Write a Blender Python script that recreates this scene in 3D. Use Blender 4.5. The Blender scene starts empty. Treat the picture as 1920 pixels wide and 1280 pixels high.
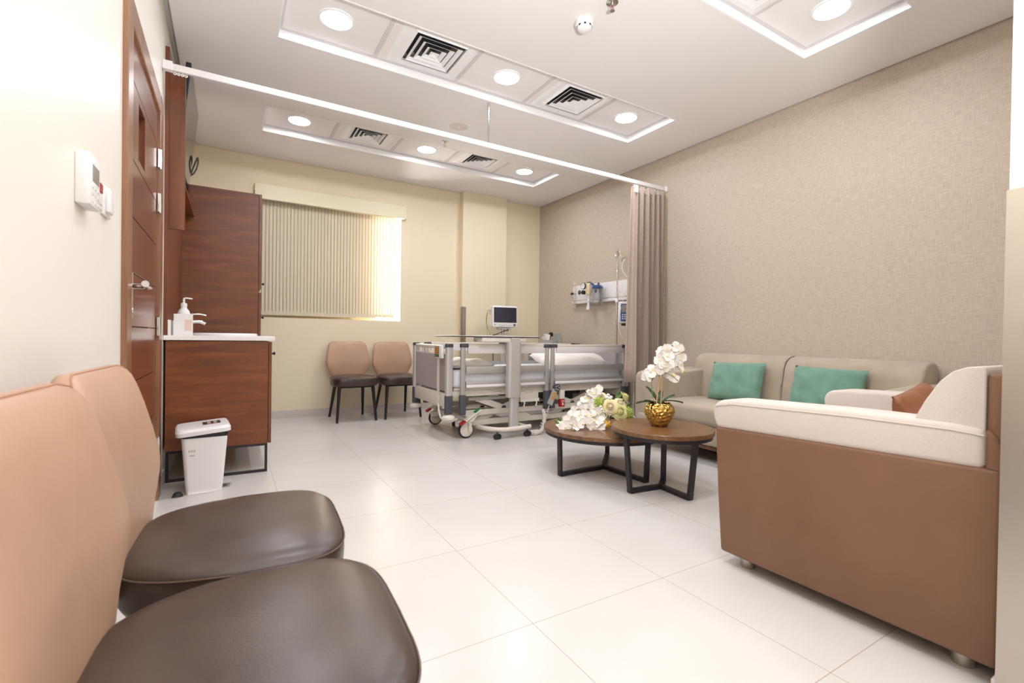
import bpy, bmesh, math, random
from math import sin, cos, pi, radians as RD
from mathutils import Vector as V, Matrix as MX
random.seed(7)
SC = bpy.context.scene
COL = SC.collection
# ------------------------------------------------------------------ room
XL, XR, YB, ZC = -0.34, 3.873, 5.75, 2.81
YN = 0.385            # face of the wall block behind the armchair
XN = 1.652            # corridor side of that block
YR = -2.2             # end of the entry corridor
# ------------------------------------------------------------------ helpers
OFF = {}

class G:
    def __init__(s): s.b = bmesh.new()
    def _merge(s, t, M=None):
        if M is not None: t.transform(M)
        me = bpy.data.meshes.new('tmp'); t.to_mesh(me); t.free(); s.b.from_mesh(me); bpy.data.meshes.remove(me); return s
    def box(s, x0, x1, y0, y1, z0, z1, bev=0, seg=2, M=None):
        t = bmesh.new()
        bmesh.ops.create_cube(t, size=1)
        for v in t.verts:
            v.co = V(((x0+x1)/2+v.co.x*(x1-x0), (y0+y1)/2+v.co.y*(y1-y0), (z0+z1)/2+v.co.z*(z1-z0)))
        if bev: bmesh.ops.bevel(t, geom=t.edges[:], offset=bev, segments=seg, affect='EDGES', profile=.5)
        return s._merge(t, M)
    def prism(s, poly, ax, a, b, bev=0, seg=2, M=None):
        t = bmesh.new()
        def mk(p, c):
            return {'x': (c, p[0], p[1]), 'y': (p[0], c, p[1]), 'z': (p[0], p[1], c)}[ax]
        A = [t.verts.new(mk(p, a)) for p in poly]; B = [t.verts.new(mk(p, b)) for p in poly]
        n = len(poly)
        t.faces.new(A); t.faces.new(B[::-1])
        for i in range(n): t.faces.new((A[i], B[i], B[(i+1) % n], A[(i+1) % n]))
        bmesh.ops.recalc_face_normals(t, faces=t.faces[:])
        if bev: bmesh.ops.bevel(t, geom=t.edges[:], offset=bev, segments=seg, affect='EDGES', profile=.5, clamp_overlap=True)
        return s._merge(t, M)
    def loft(s, rings, caps=True, closed=True, M=None):
        t = bmesh.new()
        R = [[t.verts.new(p) for p in r] for r in rings]
        n = len(R[0])
        for a, b in zip(R, R[1:]):
            for i in range(n if closed else n-1):
                j = (i+1) % n
                t.faces.new((a[i], a[j], b[j], b[i]))
        if caps:
            t.faces.new(R[0][::-1]); t.faces.new(R[-1])
        bmesh.ops.recalc_face_normals(t, faces=t.faces[:])
        return s._merge(t, M)
    def tube(s, pts, r, n=8, caps=True, r1=None):
        pts = [V(p) for p in pts]
        m = len(pts); rings = []; up = None
        for i, p in enumerate(pts):
            d = (pts[min(i+1, m-1)]-pts[max(i-1, 0)]).normalized()
            if up is None:
                up = V((0, 0, 1)) if abs(d.z) < .9 else V((1, 0, 0))
            u = d.cross(up).normalized(); w = u.cross(d).normalized(); up = w
            rr = r if r1 is None else r+(r1-r)*i/(m-1)
            rings.append([p+(u*cos(2*pi*k/n)+w*sin(2*pi*k/n))*rr for k in range(n)])
        return s.loft(rings, caps)
    def cyl(s, p, q, r, r1=None, n=20): return s.tube([p, q], r, n, True, r if r1 is None else r1)
    def bar(s, p, q, w, h, up=(0, 0, 1)):          # rectangular bar from p to q
        p, q = V(p), V(q); d = (q-p).normalized(); u = V(up)
        a = d.cross(u).normalized(); c = a.cross(d).normalized()
        rg = [[e+a*(w/2*i)+c*(h/2*j) for i, j in ((-1, -1), (1, -1), (1, 1), (-1, 1))] for e in (p, q)]
        return s.loft(rg)
    def lathe(s, prof, c=(0, 0, 0), n=32, M=None, caps=False):
        rings = [[(c[0]+r*cos(2*pi*k/n), c[1]+r*sin(2*pi*k/n), c[2]+z) for k in range(n)] for r, z in prof]
        return s.loft(rings, caps, True, M)
    def ball(s, c, r, u=12, v=8, M=None):
        if not hasattr(r, '__len__'): r = (r, r, r)
        t = bmesh.new(); bmesh.ops.create_uvsphere(t, u_segments=u, v_segments=v, radius=1)
        for w in t.verts: w.co = V((w.co.x*r[0], w.co.y*r[1], w.co.z*r[2]))
        if M is not None: t.transform(M)
        t.transform(MX.Translation(c))
        return s._merge(t)
    def quad(s, a, b, c, d):
        vs = [s.b.verts.new(p) for p in (a, b, c, d)]; s.b.faces.new(vs); return s
    def obj(s, name, mat, parent=None, ang=35, off=None):
        o_ = V(OFF.get(parent.name, (0, 0, 0))) if parent else V((0, 0, 0))
        if off is not None: o_ = V(off)
        if o_.length: s.b.transform(MX.Translation(-o_))
        me = bpy.data.meshes.new(name); s.b.to_mesh(me); s.b.free()
        me.materials.append(mat)
        if ang:
            me.polygons.foreach_set('use_smooth', [True]*len(me.polygons))
            me.set_sharp_from_angle(angle=RD(ang))
        o = bpy.data.objects.new(name, me); COL.objects.link(o)
        if parent: o.parent = parent; OFF[o.name] = tuple(o_)
        elif off is not None: o.location = off; OFF[o.name] = tuple(o_)
        return o

def tag(o, label=None, cat=None, group=None, kind=None):
    if label: o['label'] = label
    if cat: o['category'] = cat
    if group: o['group'] = group
    if kind: o['kind'] = kind
    return o
def thing(name, label, cat, loc=(0, 0, 0), group=None):
    o = bpy.data.objects.new(name, None); COL.objects.link(o); o.location = loc
    o.empty_display_size = .1
    OFF[o.name] = tuple(loc)
    return tag(o, label, cat, group)
def struct(o): o['kind'] = 'structure'; return o
def kids(o): return [c for c in COL.objects if c.parent == o]
def dup(o, label=None, M=None, parent=None):
    c = o.copy(); COL.objects.link(c)
    if parent is not None: c.parent = parent
    if label: c['label'] = label
    if M is not None: c.matrix_local = M
    OFF[c.name] = OFF.get(o.name, (0, 0, 0))
    for k in kids(o): dup(k, parent=c)
    return c
def place(loc, rz=0, rx=0, ry=0, s=1):
    return MX.Translation(loc) @ MX.Rotation(rz, 4, 'Z') @ MX.Rotation(ry, 4, 'Y') @ MX.Rotation(rx, 4, 'X') @ MX.Scale(s, 4)
def align(loc, d, roll=0, s=1):                    # local +Z turned to direction d
    q = V(d).normalized().to_track_quat('Z', 'Y')
    return MX.Translation(loc) @ q.to_matrix().to_4x4() @ MX.Rotation(roll, 4, 'Z') @ MX.Scale(s, 4)
def bez(P, n=12):
    out = []
    for i in range(n+1):
        t = i/n; a = [V(p) for p in P]
        while len(a) > 1: a = [x.lerp(y, t) for x, y in zip(a, a[1:])]
        out.append(a[0])
    return out
def crom(P, n=8):                                  # smooth path through points
    P = [V(p) for p in P]; Q = [P[0]*2-P[1]]+P+[P[-1]*2-P[-2]]; out = []
    for i in range(1, len(Q)-2):
        for k in range(n):
            t = k/n
            a, b, c, d = Q[i-1], Q[i], Q[i+1], Q[i+2]
            out.append(.5*((2*b)+(c-a)*t+(2*a-5*b+4*c-d)*t*t+(3*b-a-3*c+d)*t**3))
    out.append(P[-1]); return out
def coil(P, R, turns, n=10):                       # helix along a path
    P = [V(p) for p in P]; L = [0]
    for a, b in zip(P, P[1:]): L.append(L[-1]+(b-a).length)
    N = turns*n; out = []
    for i in range(N+1):
        s_ = L[-1]*i/N; k = 0
        while k < len(P)-2 and L[k+1] < s_: k += 1
        a, b = P[k], P[k+1]; p = a.lerp(b, (s_-L[k])/max(1e-9, L[k+1]-L[k])); d = (b-a).normalized()
        u = d.cross(V((.3, 1, .2))).normalized(); w = u.cross(d)
        th = 2*pi*i/n; out.append(p+(u*cos(th)+w*sin(th))*R)
    return out
def rrect(w, h, r, n=5, cx=0, cy=0):
    out = []
    for sx, sy, a0 in ((1, 1, 0), (-1, 1, 90), (-1, -1, 180), (1, -1, 270)):
        for k in range(n+1):
            a = RD(a0+90*k/n); out.append((cx+sx*(w/2-r)+r*cos(a), cy+sy*(h/2-r)+r*sin(a)))
    return out
def text(name, body, size, mat, parent, M, depth=.0005):
    c = bpy.data.curves.new(name, 'FONT'); c.body = body; c.size = size; c.extrude = depth
    c.align_x = 'CENTER'; c.align_y = 'CENTER'
    t = bpy.data.objects.new('t', c); COL.objects.link(t)
    dg = bpy.context.evaluated_depsgraph_get(); me = bpy.data.meshes.new_from_object(t.evaluated_get(dg))
    bpy.data.objects.remove(t); me.transform(M)
    o_ = V(OFF.get(parent.name, (0, 0, 0))); me.transform(MX.Translation(-o_)); me.materials.clear(); me.materials.append(mat)
    o = bpy.data.objects.new(name, me); COL.objects.link(o); o.parent = parent; OFF[o.name] = tuple(o_); return o

# ------------------------------------------------------------------ materials
def s2l(c): return tuple(((x/255)/12.92 if x/255 <= .04045 else ((x/255+.055)/1.055)**2.4) for x in c)+(1,)
class NT:
    def __init__(s, name):
        s.m = bpy.data.materials.new(name); s.m.use_nodes = True; s.t = s.m.node_tree; s.p = s.t.nodes['Principled BSDF']
    def n(s, ty, **k):
        x = s.t.nodes.new(ty)
        for a, b in k.items():
            if a.startswith('i_'): x.inputs[a[2:].replace('_', ' ')].default_value = b
            else: setattr(x, a, b)
        return x
    def l(s, a, b): s.t.links.new(a, b)
def mat(name, rgb, rough=.5, metal=0, spec=.5, rgb2=None, scale=8, stretch=(1, 1, 1), bump=0, bscale=None, bstretch=None, alpha=1, trans=0, emit=0, coat=0, sheen=0, detail=4, lo=.35, hi=.65, ior=None):
    t = NT(name); p = t.p; c = s2l(rgb)
    p.inputs['Base Color'].default_value = c; p.inputs['Roughness'].default_value = rough; p.inputs['Metallic'].default_value = metal
    p.inputs['Specular IOR Level'].default_value = spec
    if coat: p.inputs['Coat Weight'].default_value = coat; p.inputs['Coat Roughness'].default_value = .15
    if sheen: p.inputs['Sheen Weight'].default_value = sheen
    if trans: p.inputs['Transmission Weight'].default_value = trans
    if ior: p.inputs['IOR'].default_value = ior
    if alpha < 1: p.inputs['Alpha'].default_value = alpha
    if emit: p.inputs['Emission Color'].default_value = c; p.inputs['Emission Strength'].default_value = emit
    if rgb2 or bump: tc = t.n('ShaderNodeTexCoord')
    def noise(sc, st, det):
        mp = t.n('ShaderNodeMapping'); mp.inputs['Scale'].default_value = st; t.l(tc.outputs['Object'], mp.inputs['Vector'])
        nz = t.n('ShaderNodeTexNoise', i_Scale=sc, i_Detail=det); t.l(mp.outputs[0], nz.inputs['Vector']); return nz
    if rgb2:
        nz = noise(scale, stretch, detail); rp = t.n('ShaderNodeValToRGB')
        rp.color_ramp.elements[0].position = lo; rp.color_ramp.elements[1].position = hi
        rp.color_ramp.elements[0].color = c; rp.color_ramp.elements[1].color = s2l(rgb2)
        t.l(nz.outputs['Fac'], rp.inputs[0]); t.l(rp.outputs[0], p.inputs['Base Color'])
    if bump:
        nb = noise(bscale or scale, bstretch or stretch, 3); bp = t.n('ShaderNodeBump', i_Strength=bump, i_Distance=.002)
        t.l(nb.outputs['Fac'], bp.inputs['Height']); t.l(bp.outputs[0], p.inputs['Normal'])
    return t.m

def floor_mat():
    t = NT('floor_tile'); p = t.p; tc = t.n('ShaderNodeTexCoord'); sx = t.n('ShaderNodeSeparateXYZ'); t.l(tc.outputs['Object'], sx.inputs[0])
    def groove(o, off):
        a = t.n('ShaderNodeMath', operation='SUBTRACT'); t.l(o, a.inputs[0]); a.inputs[1].default_value = off-6
        d = t.n('ShaderNodeMath', operation='DIVIDE'); t.l(a.outputs[0], d.inputs[0]); d.inputs[1].default_value = .6
        r = t.n('ShaderNodeMath', operation='ROUND'); t.l(d.outputs[0], r.inputs[0])
        e = t.n('ShaderNodeMath', operation='SUBTRACT'); t.l(d.outputs[0], e.inputs[0]); t.l(r.outputs[0], e.inputs[1])
        f = t.n('ShaderNodeMath', operation='ABSOLUTE'); t.l(e.outputs[0], f.inputs[0])
        g = t.n('ShaderNodeMath', operation='LESS_THAN'); t.l(f.outputs[0], g.inputs[0]); g.inputs[1].default_value = .0021
        return g
    a = groove(sx.outputs['X'], .854); b = groove(sx.outputs['Y'], 1.872)
    m = t.n('ShaderNodeMath', operation='MAXIMUM'); t.l(a.outputs[0], m.inputs[0]); t.l(b.outputs[0], m.inputs[1])
    nz = t.n('ShaderNodeTexNoise', i_Scale=1.6, i_Detail=5); t.l(tc.outputs['Object'], nz.inputs['Vector'])
    rp = t.n('ShaderNodeValToRGB'); rp.color_ramp.elements[0].position = .3; rp.color_ramp.elements[1].position = .7
    rp.color_ramp.elements[0].color = s2l((206, 202, 197)); rp.color_ramp.elements[1].color = s2l((213, 210, 206)); t.l(nz.outputs['Fac'], rp.inputs[0])
    mx = t.n('ShaderNodeMix', data_type='RGBA'); t.l(m.outputs[0], mx.inputs['Factor']); t.l(rp.outputs[0], mx.inputs['A']); mx.inputs['B'].default_value = s2l((172, 160, 146))
    t.l(mx.outputs['Result'], p.inputs['Base Color']); p.inputs['Roughness'].default_value = .26; p.inputs['Specular IOR Level'].default_value = .45
    return t.m

def paper_mat():
    t = NT('woven_wallpaper'); p = t.p; tc = t.n('ShaderNodeTexCoord')
    def nz(st, sc):
        mp = t.n('ShaderNodeMapping'); mp.inputs['Scale'].default_value = st; t.l(tc.outputs['Object'], mp.inputs[0])
        n = t.n('ShaderNodeTexNoise', i_Scale=sc, i_Detail=3); t.l(mp.outputs[0], n.inputs['Vector']); return n
    a = nz((1, 1, .12), 150); b = nz((1, .12, 1), 150)
    ad = t.n('ShaderNodeMath', operation='ADD'); t.l(a.outputs['Fac'], ad.inputs[0]); t.l(b.outputs['Fac'], ad.inputs[1])
    rp = t.n('ShaderNodeValToRGB'); rp.color_ramp.elements[0].position = .35; rp.color_ramp.elements[1].position = .65
    rp.color_ramp.elements[0].color = s2l((180, 167, 149)); rp.color_ramp.elements[1].color = s2l((202, 189, 171))
    h = t.n('ShaderNodeMath', operation='MULTIPLY'); t.l(ad.outputs[0], h.inputs[0]); h.inputs[1].default_value = .5
    t.l(h.outputs[0], rp.inputs[0]); t.l(rp.outputs[0], p.inputs['Base Color'])
    bp = t.n('ShaderNodeBump', i_Strength=.25, i_Distance=.002); t.l(h.outputs[0], bp.inputs['Height']); t.l(bp.outputs[0], p.inputs['Normal'])
    p.inputs['Roughness'].default_value = .6; p.inputs['Specular IOR Level'].default_value = .3
    return t.m

def wood(name, c1, c2, c3, stretch, rough=.3, scale=6, coat=.2):
    t = NT(name); p = t.p; tc = t.n('ShaderNodeTexCoord'); mp = t.n('ShaderNodeMapping'); mp.inputs['Scale'].default_value = stretch
    t.l(tc.outputs['Object'], mp.inputs[0])
    a = t.n('ShaderNodeTexNoise', i_Scale=scale, i_Detail=6, i_Roughness=.6, i_Distortion=.6); t.l(mp.outputs[0], a.inputs['Vector'])
    b = t.n('ShaderNodeTexNoise', i_Scale=scale*9, i_Detail=3); t.l(mp.outputs[0], b.inputs['Vector'])
    m = t.n('ShaderNodeMath', operation='MULTIPLY_ADD'); t.l(b.outputs['Fac'], m.inputs[0]); m.inputs[1].default_value = .35
    t.l(a.outputs['Fac'], m.inputs[2])
    rp = t.n('ShaderNodeValToRGB'); e = rp.color_ramp.elements; e[0].position = .45; e[1].position = .9; e[0].color = s2l(c1); e[1].color = s2l(c3)
    x = e.new(.66); x.color = s2l(c2)
    t.l(m.outputs[0], rp.inputs[0]); t.l(rp.outputs[0], p.inputs['Base Color'])
    p.inputs['Roughness'].default_value = rough; p.inputs['Coat Weight'].default_value = coat; p.inputs['Coat Roughness'].default_value = .2
    bp = t.n('ShaderNodeBump', i_Strength=.05, i_Distance=.001); t.l(b.outputs['Fac'], bp.inputs['Height']); t.l(bp.outputs[0], p.inputs['Normal'])
    return t.m

M = {}
M['floor'] = floor_mat()
M['paper'] = paper_mat()
M['cream'] = mat('cream_paint', (232, 220, 192), .55, spec=.3, bump=.06, bscale=90)
M['ivory'] = mat('ivory_paint', (233, 228, 219), .38, spec=.4, bump=.05, bscale=60)
M['ceil'] = mat('ceiling_paint', (232, 229, 227), .7, spec=.2)
M['lip'] = mat('white_trim_paint', (240, 240, 240), .5)
M['tile'] = mat('ceiling_tile_white', (234, 231, 229), .8, spec=.2, bump=.05, bscale=300)
M['tbar'] = mat('grid_bar_grey', (208, 204, 204), .5)
M['gap'] = mat('gap_shadow_board', (150, 146, 140), .8)
M['skirt'] = mat('skirting_tile', (205, 196, 190), .3)
M['mahog'] = wood('mahogany_veneer_grain_across', (92, 44, 15), (114, 58, 21), (134, 74, 31), (1, 1, 9), .38, 2.2)
M['mahogv'] = wood('mahogany_veneer_grain_upright', (88, 42, 19), (107, 54, 25), (126, 68, 34), (9, 9, 1), .3, 2.0)
M['doorw'] = wood('door_veneer', (92, 46, 26), (112, 58, 34), (128, 70, 42), (9, 9, 1), .2, 1.6, .5)
M['framew'] = wood('door_frame_veneer', (118, 80, 56), (138, 96, 68), (150, 108, 78), (9, 9, 1), .3, 2, .3)
M['walnut'] = wood('walnut_top', (84, 55, 33), (112, 77, 47), (138, 98, 64), (1.2, 12, 6), .32, 2.4, .2)
M['black'] = mat('black_powder_coat', (34, 33, 36), .45)
M['blackleg'] = mat('black_wood_leg', (26, 22, 20), .35)
M['blackp'] = mat('black_plastic', (24, 24, 26), .35)
M['dgrey'] = mat('dark_grey_plastic', (74, 76, 82), .45)
M['brownl'] = mat('dark_brown_leather', (58, 44, 38), .33, spec=.6, rgb2=(72, 58, 50), scale=7, bump=.12, bscale=220)
M['tan'] = mat('tan_leather', (174, 139, 114), .42, spec=.45, rgb2=(182, 147, 123), scale=4, bump=.08, bscale=200)
M['tanseam'] = mat('tan_thread', (168, 126, 98), .6)
M['bseam'] = mat('brown_thread', (92, 74, 62), .6)
M['sofal'] = mat('sofa_brown_leather', (120, 86, 64), .45, spec=.4, rgb2=(128, 93, 70), scale=3, bump=.35, bscale=420)
M['sofaw'] = mat('sofa_ivory_fabric', (206, 195, 185), .85, spec=.15, sheen=.1, bump=.2, bscale=600, rgb2=(212, 202, 193), scale=260)
M['sofag'] = mat('sofa_taupe_suede', (168, 154, 136), .8, spec=.2, sheen=.25, rgb2=(180, 166, 148), scale=6, bump=.1, bscale=300)
M['teal'] = mat('sage_green_velvet', (106, 144, 127), .8, spec=.15, sheen=.25, rgb2=(116, 154, 137), scale=14, bump=.25, bscale=40)
M['cushl'] = mat('cushion_leather', (140, 88, 56), .45, bump=.3, bscale=25)
M['steel'] = mat('brushed_steel', (196, 188, 178), .33, 1, bump=.1, bscale=40, bstretch=(20, 20, .3))
M['chrome'] = mat('chrome', (215, 213, 210), .12, 1)
M['alu'] = mat('satin_aluminium', (200, 198, 195), .38, .45)
M['gold'] = None
M['bedw'] = mat('bed_white_lacquer', (222, 216, 204), .35)
M['bedg'] = mat('bed_panel_mauve_grey', (172, 162, 164), .5)
M['railw'] = mat('rail_white', (226, 222, 222), .35)
M['raila'] = mat('rail_silver', (182, 180, 176), .4, .4)
M['sheet'] = mat('white_sheet', (226, 226, 232), .85, bump=.3, bscale=14)
M['linen'] = mat('white_linen', (236, 232, 222), .85, bump=.5, bscale=12)
M['white'] = mat('white_plastic', (232, 231, 230), .35)
M['quartz'] = mat('white_solid_surface', (236, 234, 231), .25)
M['ceramic'] = mat('white_ceramic', (236, 236, 236), .1)
M['red'] = mat('red_plastic', (170, 30, 36), .4)
M['orange'] = mat('orange_buttons', (226, 150, 50), .5)
M['green'] = mat('green_plastic', (40, 120, 70), .4)
M['blue'] = mat('blue_plastic', (60, 84, 140), .4)
M['screen'] = mat('dark_screen', (52, 50, 62), .12)
M['lcd'] = mat('grey_lcd', (150, 146, 142), .2)
M['tv'] = mat('tv_glass', (20, 20, 22), .04, spec=.8)
M['rubber'] = mat('black_rubber', (28, 28, 30), .6)
M['clear'] = mat('clear_plastic', (245, 245, 245), .08, trans=.92, ior=1.2)
M['brass'] = mat('brass', (196, 160, 80), .25, 1)
M['gauge'] = mat('cream_regulator', (222, 208, 170), .4)
M['cable'] = mat('cream_cable', (226, 220, 210), .45)
M['curtain'] = mat('taupe_curtain', (170, 152, 137), .85, sheen=.2, bump=.25, bscale=260, rgb2=(180, 162, 147), scale=60)
M['petal'] = mat('white_petal', (244, 242, 240), .6, spec=.2, rgb2=(238, 232, 222), scale=30)
M['lipy'] = mat('yellow_lip', (248, 234, 190), .6)
M['leaf'] = mat('dark_leaf', (34, 62, 38), .4, rgb2=(48, 82, 46), scale=20)
M['leaf2'] = mat('mid_green_leaf', (70, 112, 62), .5, rgb2=(110, 146, 84), scale=25)
M['stem'] = mat('green_stem', (140, 140, 72), .5)
M['stake'] = mat('bamboo_stake', (204, 164, 112), .5)
M['rosec'] = mat('cream_yellow_rose', (236, 222, 160), .6, rgb2=(244, 232, 206), scale=25)
M['rosed'] = mat('green_yellow_rose', (206, 208, 126), .6, rgb2=(238, 226, 178), scale=25)
M['hyd'] = mat('lime_hydrangea', (156, 176, 70), .7, rgb2=(190, 204, 108), scale=60)
M['yellow'] = mat('orange_yellow_petal', (240, 184, 64), .6)
M['soil'] = mat('moss', (70, 66, 34), .9, bump=.6, bscale=80)
M['paper2'] = mat('printed_leaflet', (222, 226, 222), .4, rgb2=(150, 196, 190), scale=22, lo=.45, hi=.62)
M['bag'] = mat('black_bin_bag', (30, 29, 30), .3, bump=.6, bscale=40)
M['sticker'] = mat('dark_sticker', (64, 48, 42), .5)
M['stext'] = mat('sticker_text', (200, 176, 156), .5)
M['greym'] = mat('grey_print', (176, 172, 168), .6)
M['slat'] = None

def gold_mat():
    t = NT('hammered_gold'); p = t.p; tc = t.n('ShaderNodeTexCoord')
    v = t.n('ShaderNodeTexVoronoi', i_Scale=52, feature='F1'); t.l(tc.outputs['Object'], v.inputs['Vector'])
    bp = t.n('ShaderNodeBump', i_Strength=1.0, i_Distance=.012); t.l(v.outputs['Distance'], bp.inputs['Height']); t.l(bp.outputs[0], p.inputs['Normal'])
    p.inputs['Base Color'].default_value = s2l((216, 178, 98)); p.inputs['Metallic'].default_value = 1; p.inputs['Roughness'].default_value = .16
    return t.m
M['gold'] = gold_mat()
def slat_mat():
    t = NT('blind_fabric'); p = t.p; p.inputs['Base Color'].default_value = s2l((236, 226, 204)); p.inputs['Roughness'].default_value = .8
    tr = t.n('ShaderNodeBsdfTranslucent'); tr.inputs['Color'].default_value = s2l((250, 248, 242))
    mx = t.n('ShaderNodeMixShader'); mx.inputs[0].default_value = .3
    t.l(p.outputs[0], mx.inputs[1]); t.l(tr.outputs[0], mx.inputs[2]); t.l(mx.outputs[0], t.t.nodes['Material Output'].inputs['Surface'])
    return t.m
M['slat'] = slat_mat()
def glass_mat():
    t = NT('window_glass'); g = t.n('ShaderNodeBsdfGlass', i_IOR=1.1, i_Roughness=0); tr = t.n('ShaderNodeBsdfTransparent')
    mx = t.n('ShaderNodeMixShader'); mx.inputs[0].default_value = .15
    t.l(tr.outputs[0], mx.inputs[1]); t.l(g.outputs[0], mx.inputs[2]); t.l(mx.outputs[0], t.t.nodes['Material Output'].inputs['Surface']); return t.m
M['glass'] = glass_mat()
E_LAMP, E_PANEL = 84.0, 3.0
M['lens'] = mat('lamp_lens', (246, 247, 255), .4, emit=E_LAMP)
M['panel'] = mat('fill_panel_lens', (246, 248, 255), .4, emit=E_PANEL)

# ------------------------------------------------------------------ setting
struct(G().box(XL-.1, XR+.1, YR-.1, YB+.25, -.08, 0).obj('floor', M['floor'], ang=0))
# left wall with the door opening
g = G()
DY0, DY1, DZ = 2.262, 3.315, 2.19
g.box(XL-.12, XL, YR, DY0, 0, 3.0); g.box(XL-.12, XL, DY1, YB+.2, 0, 3.0); g.box(XL-.12, XL, DY0, DY1, DZ, 3.0)
struct(g.obj('wall_left', M['ivory'], ang=0))
# back wall with the window recess
WX0, WX1, WZ0, WZ1 = .22, 1.817, 1.095, 2.44
WNX = 1.53
g = G()
g.box(XL-.12, WX0, YB, YB+.2, 0, 3.0); g.box(WX1, XR+.12, YB, YB+.2, 0, 3.0); g.box(WX0, WX1, YB, YB+.2, 0, WZ0); g.box(WX0, WX1, YB, YB+.2, WZ1, 3.0)
g.box(WX0, WNX, YB+.155, YB+.2, WZ0, WZ1)  # unseen infill added behind the blind so only the right slats glow
struct(g.obj('wall_back', M['cream'], ang=0))
struct(G().box(2.605, 3.26, YB-.10, YB+.02, 0, 2.90).obj('trim_1', M['cream'], ang=0))
struct(G().box(XR, XR+.12, YN, YB+.2, 0, 3.0).obj('wall_right', M['paper'], ang=0))
struct(G().box(XN, XR+.12, YR, YN, 0, 3.0).obj('wall_front', M['ivory'], ang=0))
struct(G().box(XL-.12, XN, YR-.1, YR, 0, 3.0).obj('wall_rear', M['ivory'], ang=0))
# skirting
struct(G().box(XL, 2.605, YB-.012, YB, 0, .085).obj('baseboard_back', M['skirt'], ang=0))
struct(G().box(2.593, 3.272, YB-.112, YB-.10, 0, .085).obj('baseboard_column', M['skirt'], ang=0))
struct(G().box(XR-.012, XR, YN, YB-.012, 0, .085).obj('baseboard_right', M['skirt'], ang=0))
g = G(); g.box(XL, XL+.012, DY1+.0, YB-.012, 0, .085); g.box(XL, XL+.012, YR, DY0, 0, .085)
struct(g.obj('baseboard_left', M['skirt'], ang=0))
struct(G().box(XN, XR-.012, YN, YN+.012, 0, .085).obj('baseboard_front', M['skirt'], ang=0))
# ceiling slab with three sunken troughs
TR = [(.252, 3.285, 2.815, 3.388), (.252, 3.272, 4.455, 5.014), (.252, 3.282, 1.165, 1.757)]
xs = sorted({XL+.034, XR-.018} | {t[0] for t in TR} | {t[1] for t in TR}); ys = sorted({YR+.01, YB-.012} | {t[2] for t in TR} | {t[3] for t in TR})
g = G()
for i in range(len(xs)-1):
    for j in range(len(ys)-1):
        cx, cy = (xs[i]+xs[i+1])/2, (ys[j]+ys[j+1])/2
        if any(t[0] < cx < t[1] and t[2] < cy < t[3] for t in TR): continue
        if cy < YN-.02 and cx > XN+.1: pass
        g.quad((xs[i], ys[j], ZC), (xs[i], ys[j+1], ZC), (xs[i+1], ys[j+1], ZC), (xs[i+1], ys[j], ZC))
for (a, b, c, d) in ((xs[0], xs[-1], ys[0], ys[-1]),):
    for p, q in (((a, c), (a, d)), ((a, d), (b, d)), ((b, d), (b, c)), ((b, c), (a, c))):
        g.quad((p[0], p[1], ZC), (q[0], q[1], ZC), (q[0], q[1], ZC+.1), (p[0], p[1], ZC+.1))
ceil = struct(g.obj('ceiling', M['ceil'], ang=0))
G().box(XL-.12, XR+.12, YR-.1, YB+.2, 2.892, 3.0).obj('void_board', M['gap'], ceil, ang=0)
for k, (a, b, c, d) in enumerate(TR):
    g = G(); z1 = ZC+.052; th = .006
    g.box(a-.004, a+th, c, d, ZC-.002, z1); g.box(b-th, b+.004, c, d, ZC-.002, z1); g.box(a, b, c-.004, c+th, ZC-.002, z1); g.box(a, b, d-th, d+.004, ZC-.002, z1)
    struct(g.obj('trim_%d' % (k+2), M['lip'], ang=0))
    g = G(); w = .026; zz = z1-.002
    g.box(a, b, c, c+w, zz, zz+.004); g.box(a, b, d-w, d, zz, zz+.004); g.box(a, a+w, c+w, d-w, zz, zz+.004); g.box(b-w, b, c+w, d-w, zz, zz+.004)
    n = 5
    for i in range(1, n):
        x = a+(b-a)*i/n; g.box(x-.014, x+.014, c+w, d-w, zz, zz+.004)
    g.obj('ceiling_grid', M['tbar'], ceil, ang=0)
    for i in range(n):
        x0, x1 = a+(b-a)*i/n, a+(b-a)*(i+1)/n
        G().box(x0+.008, x1-.008, c+.01, d-.01, zz+.005, zz+.02).obj('ceiling_tile', M['tile'], ceil, ang=0)

G().box(XL+.0005, XL+.046, YN, YB-.012, ZC+.03, ZC+.04).obj('shadow_gap_channel', mat('gap_channel', (200, 196, 192), .6), ceil, ang=0)
# ------------------------------------------------------------------ downlights and air diffusers
def downlight(name, label, x, y, z):
    t = thing(name, label, 'ceiling light', (x, y, z), 'round recessed downlights in the ceiling')
    G().lathe([(.088, -.001), (.091, -.006), (.104, -.005), (.107, 0), (.107, .003), (.088, .003)], (x, y, z), 40).obj('trim_ring', M['lip'], t)
    G().lathe([(.0005, -.003), (.05, -.003), (.089, -.001), (.089, .002), (.0005, .002)], (x, y, z), 40).obj('lens', M['lens'], t)
    return t
zt = ZC+.0548
rows = ['the middle ceiling trough', 'the far ceiling trough', 'the near ceiling trough']
pos = ['left', 'middle', 'right']
first = None
def lamp(x, y, lab):
    global first
    if first is None: first = downlight('downlight', lab, x, y, zt); return first
    return dup(first, lab, MX.Translation((x, y, zt)))
LX = [.557, 1.772, 2.982]
for r, (y, xs_) in enumerate(((3.103, LX), (4.738, [.54, 1.757, 2.962]), (1.457, [.557, 1.772, 3.004]))):
    for i, x in enumerate(xs_):
        lamp(x, y, 'lit round downlight at the %s end of %s' % (pos[i], rows[r]) if i != 1 else 'lit round downlight in the middle of %s, between two air vents' % rows[r])
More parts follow.
